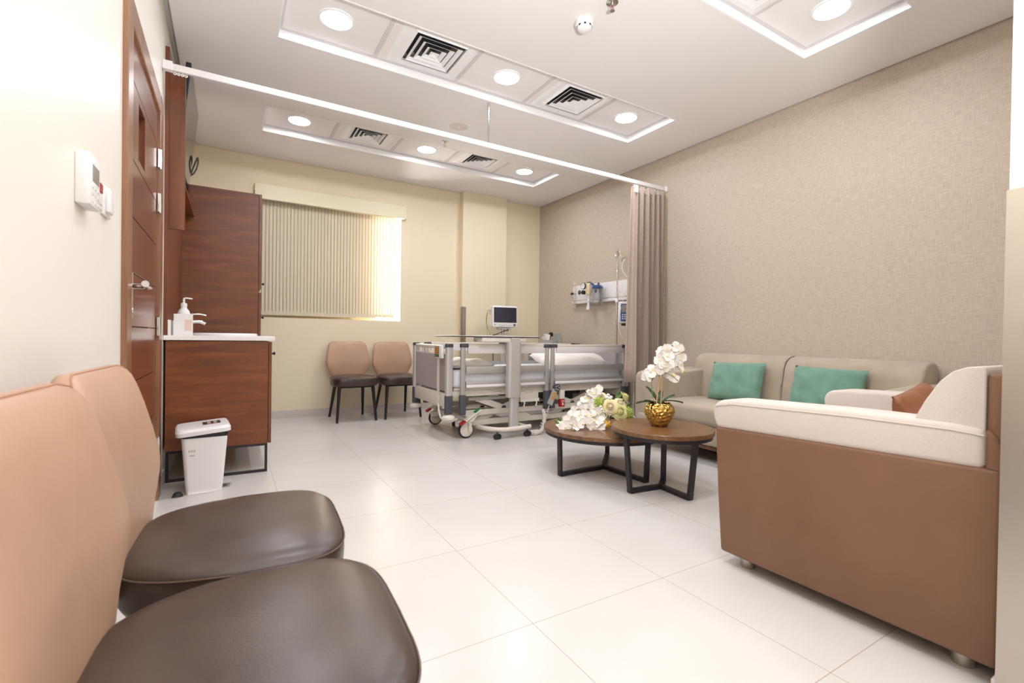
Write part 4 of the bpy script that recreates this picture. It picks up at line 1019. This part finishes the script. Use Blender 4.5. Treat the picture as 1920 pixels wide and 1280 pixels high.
# ------------------------------------------------------------------ overbed table
TY = 3.765
t = thing('overbed_table', 'overbed table on a grey column with castors, its top over the bed', 'overbed table', (2.27, TY, 0))
zt_ = .9265
tp = G().prism(rrect(.905, .40, .03, 5, 2.098, TY+.19), 'z', zt_-.007, zt_+.006, .002, 1).obj('tabletop', M['quartz'], t, ang=30)
g = G().prism(rrect(.915, .41, .033, 5, 2.098, TY+.19), 'z', zt_-.006, zt_+.003, .002, 1); g.obj('dark_edge', M['blackleg'], tp, ang=30)
G().box(1.93, 2.40, TY-.01, TY+.17, zt_-.05, zt_-.0075, .012, 2).obj('support_arm', M['bedw'], t)
G().box(2.225, 2.315, TY-.035, TY+.035, zt_-.052, zt_-.008, .004, 1).obj('top_bracket', M['alu'], t)
G().prism(rrect(.145, .075, .034, 6, 2.266, TY), 'z', .372, zt_-.045, .001, 1).obj('outer_column', M['alu'], t, ang=30)
G().prism(rrect(.098, .056, .026, 6, 2.276, TY), 'z', .072, .373).obj('inner_column', M['alu'], t, ang=30)
G().prism(rrect(.125, .07, .03, 6, 2.276, TY), 'z', .062, .078, .002, 1).obj('column_foot', M['bedw'], t, ang=30)
g = G().tube(crom([(2.455, TY-.005, .088), (2.36, TY-.02, .085), (2.25, TY-.03, .083), (2.15, TY-.02, .083), (2.07, TY+.04, .084), (2.02, TY+.16, .085), (2.005, TY+.40, .085), (2.005, TY+.70, .085)], 8), .0215, 14)
g.tube(crom([(2.40, TY-.01, .088), (2.41, TY+.2, .086), (2.41, TY+.70, .085)], 6), .0215, 14)
g.obj('base_frame', M['bedw'], t)
for x, y in ((2.09, TY-.03), (2.41, TY-.03), (2.005, TY+.70), (2.41, TY+.70)):
    w = G(); 
    for s in (-1, 1): w.lathe([(.0005, -.008), (.018, -.008), (.025, -.006), (.027, 0), (.025, .006), (.018, .008), (.0005, .008)], (0, 0, 0), 20, M=MX.Translation((x+s*.013, y, .0275)) @ MX.Rotation(RD(60), 4, 'Z') @ MX.Rotation(pi/2, 4, 'Y'))
    wo = w.obj('castor', M['rubber'], t)
    g = G().cyl((x, y, .03), (x, y, .068), .008, n=10); g.box(x-.012, x+.012, y-.018, y+.018, .038, .056, .005, 2); g.obj('castor_housing', M['blackp'], wo)

# ------------------------------------------------------------------ patient monitor on a trolley
mx, my = 2.99, 5.2
t = thing('patient_monitor', 'grey and white patient monitor on a rolling pole stand behind the bed', 'monitor', (mx, my, 0))
Mm = MX.Translation((mx+.005, my, 1.185)) @ MX.Rotation(RD(-10), 4, 'Z') @ MX.Rotation(RD(-3), 4, 'X')
G().prism(rrect(.335, .268, .022, 5), 'z', -.01, .12, .006, 2, M=Mm @ MX.Rotation(pi/2, 4, 'X') @ MX.Translation((0, 0, -.11))).obj('housing', M['white'], t, ang=40)
G().box(-.152, .152, -.0135, -.009, -.078, .112, .002, 1, M=Mm).obj('screen', M['screen'], t, ang=0)
g = G()
for k in range(6): g.box(-.085+k*.03, -.068+k*.03, -.014, -.009, -.113, -.104, .001, 1, M=Mm)
g.obj('buttons', M['greym'], t, ang=0)
G().box(-.145, -.132, -.013, -.009, -.114, -.102, .001, 1, M=Mm).obj('power_button', M['green'], t, ang=0)
G().cyl(Mm @ V((.12, -.009, -.107)), Mm @ V((.12, -.024, -.107)), .014, n=18).obj('dial', M['dgrey'], t)
G().box(-.085, .085, .0, .10, -.158, -.137, .004, 1, M=Mm).obj('mount_plate', M['greym'], t)
G().cyl((mx-.008, my+.03, .95), (mx-.008, my+.03, 1.045), .02, n=16).obj('upper_pole', M['chrome'], t)
G().box(2.60, 3.17, my-.08, my+.24, .925, .944, .008, 2).obj('tray', M['bedw'], t)
G().box(2.68, 3.02, my-.04, my+.20, .86, .92, .02, 3).obj('basket', M['bedw'], t)
G().cyl((mx-.02, my+.03, .06), (mx-.02, my+.03, .925), .024, n=16).obj('pole', M['brass'], t)
for k in range(5):
    a = 2*pi*k/5+.3; p = V((mx-.02+.24*cos(a), my+.03+.24*sin(a), .075))
    G().bar((mx-.02, my+.03, .085), p, .04, .028).obj('base_leg', M['dgrey'], t, ang=0)
    G().lathe([(.0005, -.012), (.028, -.012), (.032, -.006), (.032, .006), (.028, .012), (.0005, .012)], (0, 0, 0), 18, M=MX.Translation((p.x, p.y, .0325)) @ MX.Rotation(a, 4, 'Z') @ MX.Rotation(pi/2, 4, 'X')).obj('castor', M['rubber'], t)
g = G()
g.tube(crom([Mm @ V((-.172, .03, .06)), (mx-.235, my, 1.255), (mx-.255, my+.01, 1.17), (mx-.245, my+.02, 1.08), (mx-.19, my+.02, .946)], 8), .0035, 6)
g.tube(crom([Mm @ V((-.172, .05, .03)), (mx-.22, my+.03, 1.225), (mx-.24, my+.03, 1.13), (mx-.235, my+.03, 1.03), (mx-.23, my+.03, .946)], 8), .0028, 6)
g.obj('sensor_leads', M['stem'], t)
G().tube(crom([(mx+.04, my+.01, 1.035), (mx+.04, my-.02, 1.01), (mx-.03, my-.03, 1.0), (mx-.11, my-.02, .965), (mx-.17, my, .947)], 8), .006, 8).obj('power_lead', M['blackp'], t)
G().tube(crom([(2.72, my-.05, .86), (2.74, my-.06, .80), (2.79, my-.06, .74), (2.80, my-.06, .62)], 8), .005, 8).obj('hanging_lead', M['blackp'], t)
g = G().tube(crom([(2.70, my-.05, .86), (2.64, my-.05, .78), (2.68, my-.05, .72), (2.74, my-.05, .83)], 8), .003, 6); g.obj('thin_lead', M['dgrey'], t)

# ------------------------------------------------------------------ bedside cabinet and what stands on it
t = thing('bedside_cabinet', 'grey bedside cabinet with drawers between the bed and the back wall', 'cabinet', (3.55, 5.33, 0))
G().box(3.275, 3.83, 5.09, 5.56, .10, .80, .004, 1).obj('carcass', M['bedw'], t, ang=0)
G().box(3.26, 3.845, 5.075, 5.575, .802, .826, .005, 2).obj('top', M['bedw'], t)
for z0, z1 in ((.64, .795), (.47, .63), (.12, .46)):
    d = G().box(3.28, 3.825, 5.072, 5.088, z0, z1, .003, 1).obj('drawer', M['bedg'], t, ang=0)
    G().box(3.34, 3.77, 5.064, 5.073, z1-.03, z1-.016, .002, 1).obj('handle', M['dgrey'], d, ang=0)
for x in (3.31, 3.80):
    for y in (5.12, 5.53): G().lathe([(.0005, .0005), (.022, .0005), (.024, .01), (.024, .09), (.01, .10), (.0005, .10)], (x, y, 0), 14).obj('castor', M['rubber'], t)
t = thing('tissue_box', 'white tissue sticking out of a box on the bedside cabinet', 'tissue box', (3.66, 5.22, .826))
G().box(3.585, 3.715, 5.16, 5.28, .8265, .895, .003, 1).obj('box', M['greym'], t, ang=0)
g = G(); rr = []
for i in range(8):
    a = i/7; rr.append([V((3.60+.095*j/9+.02*a*(1 if j > 5 else -1.2), 5.22+.018*sin(j*1.3+a*2)*(.4+a), .893+.085*a*(1-.5*(j/9-.45)**2*4)-.02*a*a*(j < 3))) for j in range(10)])
g.loft(rr, caps=False, closed=False); o = g.obj('tissue', M['linen'], t, ang=80); sm = o.modifiers.new('thick', 'SOLIDIFY'); sm.thickness = .0015
t = thing('desk_phone', 'black telephone handset standing behind the tissue box', 'telephone', (3.77, 5.33, .826))
G().box(3.70, 3.82, 5.29, 5.40, .8265, .862, .01, 2).obj('base', M['blackp'], t)
G().tube(bez([(3.735, 5.31, .86), (3.74, 5.30, .95), (3.775, 5.30, 1.01), (3.80, 5.31, .985), (3.80, 5.32, .95)], 14), .024, 12).obj('handset', M['blackp'], t)
def leaflet(name, x0, x1, y, lean, label):
    t = thing('leaflet_stand', label, 'leaflet stand', ((x0+x1)/2, y, .826), 'acrylic leaflet stands')
    Ms = MX.Translation(((x0+x1)/2, y, .828)) @ MX.Rotation(RD(-lean), 4, 'Y') @ MX.Rotation(RD(-12), 4, 'X'); w = (x1-x0)/2
    G().box(-w, w, -.002, 0, 0, .155, M=Ms).obj('acrylic_sheet', M['clear'], t, ang=0)
    G().box(-w+.004, w-.004, .0003, .0013, .006, .15, M=Ms).obj('printed_sheet', M['paper2'], t, ang=0)
    G().box(-w, w, -.01, .05, .0, .003, M=MX.Translation(((x0+x1)/2, y, .8268))).obj('foot', M['clear'], t, ang=0)
leaflet('a', 3.72, 3.775, 5.13, 2, 'upright acrylic leaflet stand on the bedside cabinet, next to the tissue')
leaflet('b', 3.785, 3.838, 5.115, 10, 'leaning acrylic leaflet stand on the bedside cabinet, nearest the right wall')

# ------------------------------------------------------------------ headwall unit and gas devices
xw = XR
t = thing('bed_head_unit', 'long white medical supply panel on the wall above the bed head', 'bed head unit', (xw, 4.3, 1.48))
G().box(xw-.045, xw-.0005, 3.50, 4.895, 1.40, 1.592, .004, 2).obj('panel', M['white'], t)
G().box(xw-.062, xw-.0005, 3.50, 4.895, 1.362, 1.396, .004, 2).obj('lower_trunking', M['railw'], t)
G().box(xw-.056, xw-.045, 3.51, 4.885, 1.398, 1.408, .002, 1).obj('equipment_rail', M['chrome'], t)
for yy in (4.03, 3.88, 3.72): 
    s_ = G().box(xw-.052, xw-.0445, yy-.042, yy+.042, 1.455, 1.541, .003, 1).obj('socket_plate', M['tile'], t, ang=0)
    G().box(xw-.054, xw-.0515, yy-.018, yy+.018, 1.47, 1.50, .002, 1).obj('socket_face', M['railw'], s_, ang=0)
def gasout(yy):
    o = G().lathe([(.0005, .02), (.010, .02), (.012, .012), (.024, .010), (.028, .004), (.028, 0)], (0, 0, 0), 22, M=MX.Translation((xw-.045, yy, 1.505)) @ MX.Rotation(-pi/2, 4, 'Y')).obj('gas_outlet', M['dgrey'], t)
    G().lathe([(.029, .0), (.031, .003), (.029, .006)], (0, 0, 0), 22, M=MX.Translation((xw-.045, yy, 1.505)) @ MX.Rotation(-pi/2, 4, 'Y')).obj('outlet_ring', M['chrome'], o)
gasout(4.755); gasout(4.60); gasout(4.45)
# flowmeter
yy = 4.825; xf = xw-.075
t = thing('oxygen_flowmeter', 'slim clear flowmeter tube at the far end of the white wall panel', 'flowmeter', (xf, yy, 1.49))
G().cyl((xf, yy, 1.455), (xf, yy, 1.60), .010, n=12).obj('gauge_tube', M['clear'], t)
G().cyl((xf, yy, 1.60), (xf, yy, 1.66), .006, .002, n=10).obj('tip', M['white'], t)
g = G().cyl((xf, yy, 1.425), (xf, yy, 1.456), .015, n=14); g.cyl((xw-.044, yy, 1.49), (xf, yy, 1.49), .008, n=10); g.cyl((xf, yy, 1.44), (xf, yy+.04, 1.44), .008, n=10); g.obj('valve_body', M['chrome'], t)
G().cyl((xf, yy+.035, 1.495), (xf, yy+.06, 1.495), .016, n=14).obj('knob', M['blackp'], t)
G().lathe([(.0005, 0), (.018, 0), (.02, .01), (.02, .10), (.012, .12), (.0005, .12)], (xf, yy, 1.305), 18).obj('humidifier_bottle', M['clear'], t)
# suction regulator
yy = 4.52; xf = xw-.095
t = thing('suction_regulator', 'cream suction regulator with round gauge on the white wall panel', 'regulator', (xf, yy, 1.5))
G().box(xf-.028, xf+.03, yy-.035, yy+.035, 1.455, 1.60, .012, 3).obj('body', M['gauge'], t)
G().cyl((xf+.028, yy, 1.51), (xw-.044, yy, 1.51), .012, n=12).obj('probe', M['chrome'], t)
Mg = MX.Translation((xf-.028, yy+.055, 1.565)) @ MX.Rotation(-pi/2-.0, 4, 'Y') @ MX.Rotation(0, 4, 'X')
dg_ = G().lathe([(.0005, 0), (.040, 0), (.042, .004), (.042, .02), (.038, .024), (.038, .018), (.0005, .018)], (0, 0, 0), 28, M=Mg).obj('gauge', M['dgrey'], t)
G().lathe([(.0005, .0195), (.037, .0195), (.037, .0185), (.0005, .0185)], (0, 0, 0), 28, M=Mg).obj('dial_face', M['white'], dg_)
G().bar(Mg @ V((0, 0, .0205)), Mg @ V((.02, .018, .0205)), .003, .001).obj('needle', M['blackp'], dg_, ang=0)
G().cyl((xf-.035, yy+.075, 1.49), (xf-.005, yy+.075, 1.49), .026, n=18).obj('control_knob', M['blackp'], t)
G().box(xf-.012, xf+.012, yy-.03, yy+.03, 1.60, 1.612, .003, 1).obj('selector', M['blackp'], t)
g = G().cyl((xf, yy, 1.40), (xf, yy, 1.456), .011, n=12); g.lathe([(.0005, 1.375), (.022, 1.375), (.022, 1.40), (.0005, 1.40)], (xf, yy, 0), 16); g.obj('adaptor', M['white'], t)
G().lathe([(.0005, 1.275), (.030, 1.275), (.026, 1.30), (.016, 1.345), (.018, 1.376), (.0005, 1.376)], (xf, yy, 0), 20).obj('trap', M['railw'], t)
# suction jar
yy = 4.335; xf = xw-.12
t = thing('suction_jar', 'clear suction jar with blue lid hung on the white wall panel', 'jar', (xf, yy, 1.45))
G().lathe([(.0005, 0), (.048, 0), (.05, .006), (.056, .17), (.056, .178), (.052, .178), (.048, .01), (.0005, .006)], (xf, yy, 1.335), 28).obj('jar', M['clear'], t)
G().lathe([(.0005, .0), (.062, 0), (.064, .005), (.064, .026), (.05, .04), (.02, .046), (.0005, .046)], (xf, yy, 1.514), 28).obj('blue_lid', M['blue'], t)
g = G().cyl((xf-.03, yy+.03, 1.555), (xf-.03, yy+.075, 1.58), .013, n=10); g.cyl((xf, yy-.02, 1.555), (xf, yy-.02, 1.585), .012, n=10); g.obj('ports', M['blue'], t)
G().tube(crom([(xf, yy-.02, 1.575), (xf-.01, yy-.075, 1.55), (xf, yy-.085, 1.46), (xf+.005, yy-.08, 1.33)], 8), .0055, 8).obj('tubing', M['clear'], t)
G().box(xf+.05, xw-.044, yy-.03, yy+.03, 1.46, 1.52, .004, 1).obj('bracket', M['bedw'], t)
G().cyl((xf-.03, yy+.055, 1.33), (xf-.03, yy+.055, 1.585), .012, n=12).obj('catheter_holder', M['clear'], t)
# IV pole at the bed head
px_, py_ = 3.745, 3.99
t = thing('drip_pole', 'slim chrome drip pole rising from the head corner of the bed', 'drip stand', (px_, py_, .62))
g = G().cyl((px_, py_, .622), (px_, py_, 1.42), .0125, n=14); g.obj('lower_tube', M['chrome'], t)
G().cyl((px_, py_, 1.42), (px_, py_, 1.82), .009, n=12).obj('upper_tube', M['chrome'], t)
G().cyl((px_, py_, 1.335), (px_, py_, 1.375), .021, n=16).obj('clamp_collar', M['white'], t)
g = G()
for a in (0.3, 1.87, 3.44, 5.0): g.tube([(px_, py_, 1.80), (px_+.03*cos(a), py_+.03*sin(a), 1.83), (px_+.034*cos(a), py_+.034*sin(a), 1.87), (px_+.018*cos(a), py_+.018*sin(a), 1.90)], .0035, 6)
g.cyl((px_, py_, 1.80), (px_, py_, 1.92), .004, n=8); g.obj('hooks', M['chrome'], t)
# infusion pump on its own stand, half behind the curtain
px_, py_ = 3.70, 3.66
t = thing('infusion_stand', 'chrome wheeled drip stand half hidden behind the curtain', 'drip stand', (px_, py_, 0))
G().cyl((px_, py_, .07), (px_, py_, 1.80), .011, n=14).obj('pole', M['chrome'], t)
for k in range(5):
    a = 2*pi*k/5+.62; p = V((px_+.155*cos(a), py_+.135*sin(a), .07))
    G().tube([(px_, py_, .10), p], .011, 8).obj('base_leg', M['chrome'], t)
    G().ball((p.x, p.y, .0335), (.022, .022, .033), 14, 10).obj('castor', M['rubber'], t)
g = G().tube(crom([(px_, py_, 1.80), (px_-.04, py_+.05, 1.80), (px_-.085, py_+.1, 1.79), (px_-.10, py_+.115, 1.765), (px_-.09, py_+.10, 1.75), (px_-.08, py_+.09, 1.77)], 6), .004, 8)
g.tube(crom([(px_, py_, 1.80), (px_+.04, py_-.05, 1.80), (px_+.09, py_-.1, 1.79), (px_+.09, py_-.1, 1.77)], 6), .004, 8); g.obj('hooks', M['chrome'], t)
t = thing('infusion_pump', 'white and blue infusion pump clamped beside the curtain edge', 'pump', (3.64, 3.72, 1.21))
Mp = MX.Translation((3.625, 3.745, 1.205)) @ MX.Rotation(RD(-38), 4, 'Z')
G().box(-.065, .065, -.05, .06, -.115, .115, .016, 3, M=Mp).obj('housing', M['white'], t)
G().box(-.045, .045, -.0535, -.0495, -.095, .09, .003, 1, M=Mp).obj('front_panel', M['blue'], t, ang=0)
G().box(-.036, .036, -.0555, -.053, .0, .078, .001, 1, M=Mp).obj('display', M['lcd'], t, ang=0)
g = G()
for r in range(3):
    for c in range(3): g.box(-.032+c*.024, -.016+c*.024, -.0555, -.053, -.03-r*.022, -.018-r*.022, .001, 1, M=Mp)
g.obj('keys', M['railw'], t, ang=0)
G().box(.0652, .07, -.03, .04, -.10, -.02, .002, 1, M=Mp).obj('side_panel', M['blue'], t, ang=0)
G().box(-.03, .05, -.01, .05, -.14, -.116, .004, 1, M=Mp).obj('clamp', M['dgrey'], t)
tag(G().tube(crom([(3.63, 3.75, 1.76), (3.60, 3.76, 1.72), (3.59, 3.75, 1.65), (3.63, 3.70, 1.56), (3.66, 3.68, 1.50), (3.61, 3.70, 1.45), (3.585, 3.72, 1.36), (3.55, 3.735, 1.2), (3.53, 3.73, 1.08), (3.55, 3.71, .96), (3.60, 3.69, .925), (3.66, 3.67, .925)], 8), .0036, 8).obj('drip_line', M['cable']), 'thin cream drip line looping below the infusion pump', 'tube')

# ------------------------------------------------------------------ world, camera, view
w = bpy.data.worlds.new('world'); SC.world = w; w.use_nodes = True
bg = w.node_tree.nodes['Background']; bg.inputs[0].default_value = (1, .98, .95, 1); bg.inputs[1].default_value = 60
yaw, pit, rol = .53795, -.00885, .0148
f = V((sin(yaw)*cos(pit), cos(yaw)*cos(pit), sin(pit))); r = V((cos(yaw), -sin(yaw), 0)); u = r.cross(f)
r2 = r*cos(rol)+u*sin(rol); u2 = u*cos(rol)-r*sin(rol)
cd = bpy.data.cameras.new('camera'); cd.sensor_width = 36; cd.lens = 892/1920*36; cd.clip_start = .02
cam = bpy.data.objects.new('camera', cd); COL.objects.link(cam)
cd.dof.use_dof = True; cd.dof.focus_distance = 3.6; cd.dof.aperture_fstop = 5.6
cam.matrix_world = MX(((r2.x, u2.x, -f.x, 0), (r2.y, u2.y, -f.y, 0), (r2.z, u2.z, -f.z, .924), (0, 0, 0, 1)))
SC.camera = cam
SC.view_settings.view_transform = 'Standard'; SC.view_settings.look = 'None'; SC.view_settings.gamma = 1; SC.view_settings.use_curve_mapping = False
SC.view_settings.exposure = 0.78
fl = bpy.data.lights.new('bounce_flash', 'SPOT'); fl.energy = 210; fl.spot_size = RD(140); fl.spot_blend = .6; fl.shadow_soft_size = .12; fl.color = (.97, .98, 1)
fo = bpy.data.objects.new('bounce_flash', fl); COL.objects.link(fo); fo.location = (.55, -.3, 1.2); fo.rotation_euler = V((.16, .22, 1)).to_track_quat('-Z', 'Y').to_euler()
cy = SC.cycles
cy.use_denoising = True; cy.max_bounces = 8; cy.diffuse_bounces = 5; cy.sample_clamp_indirect = 6
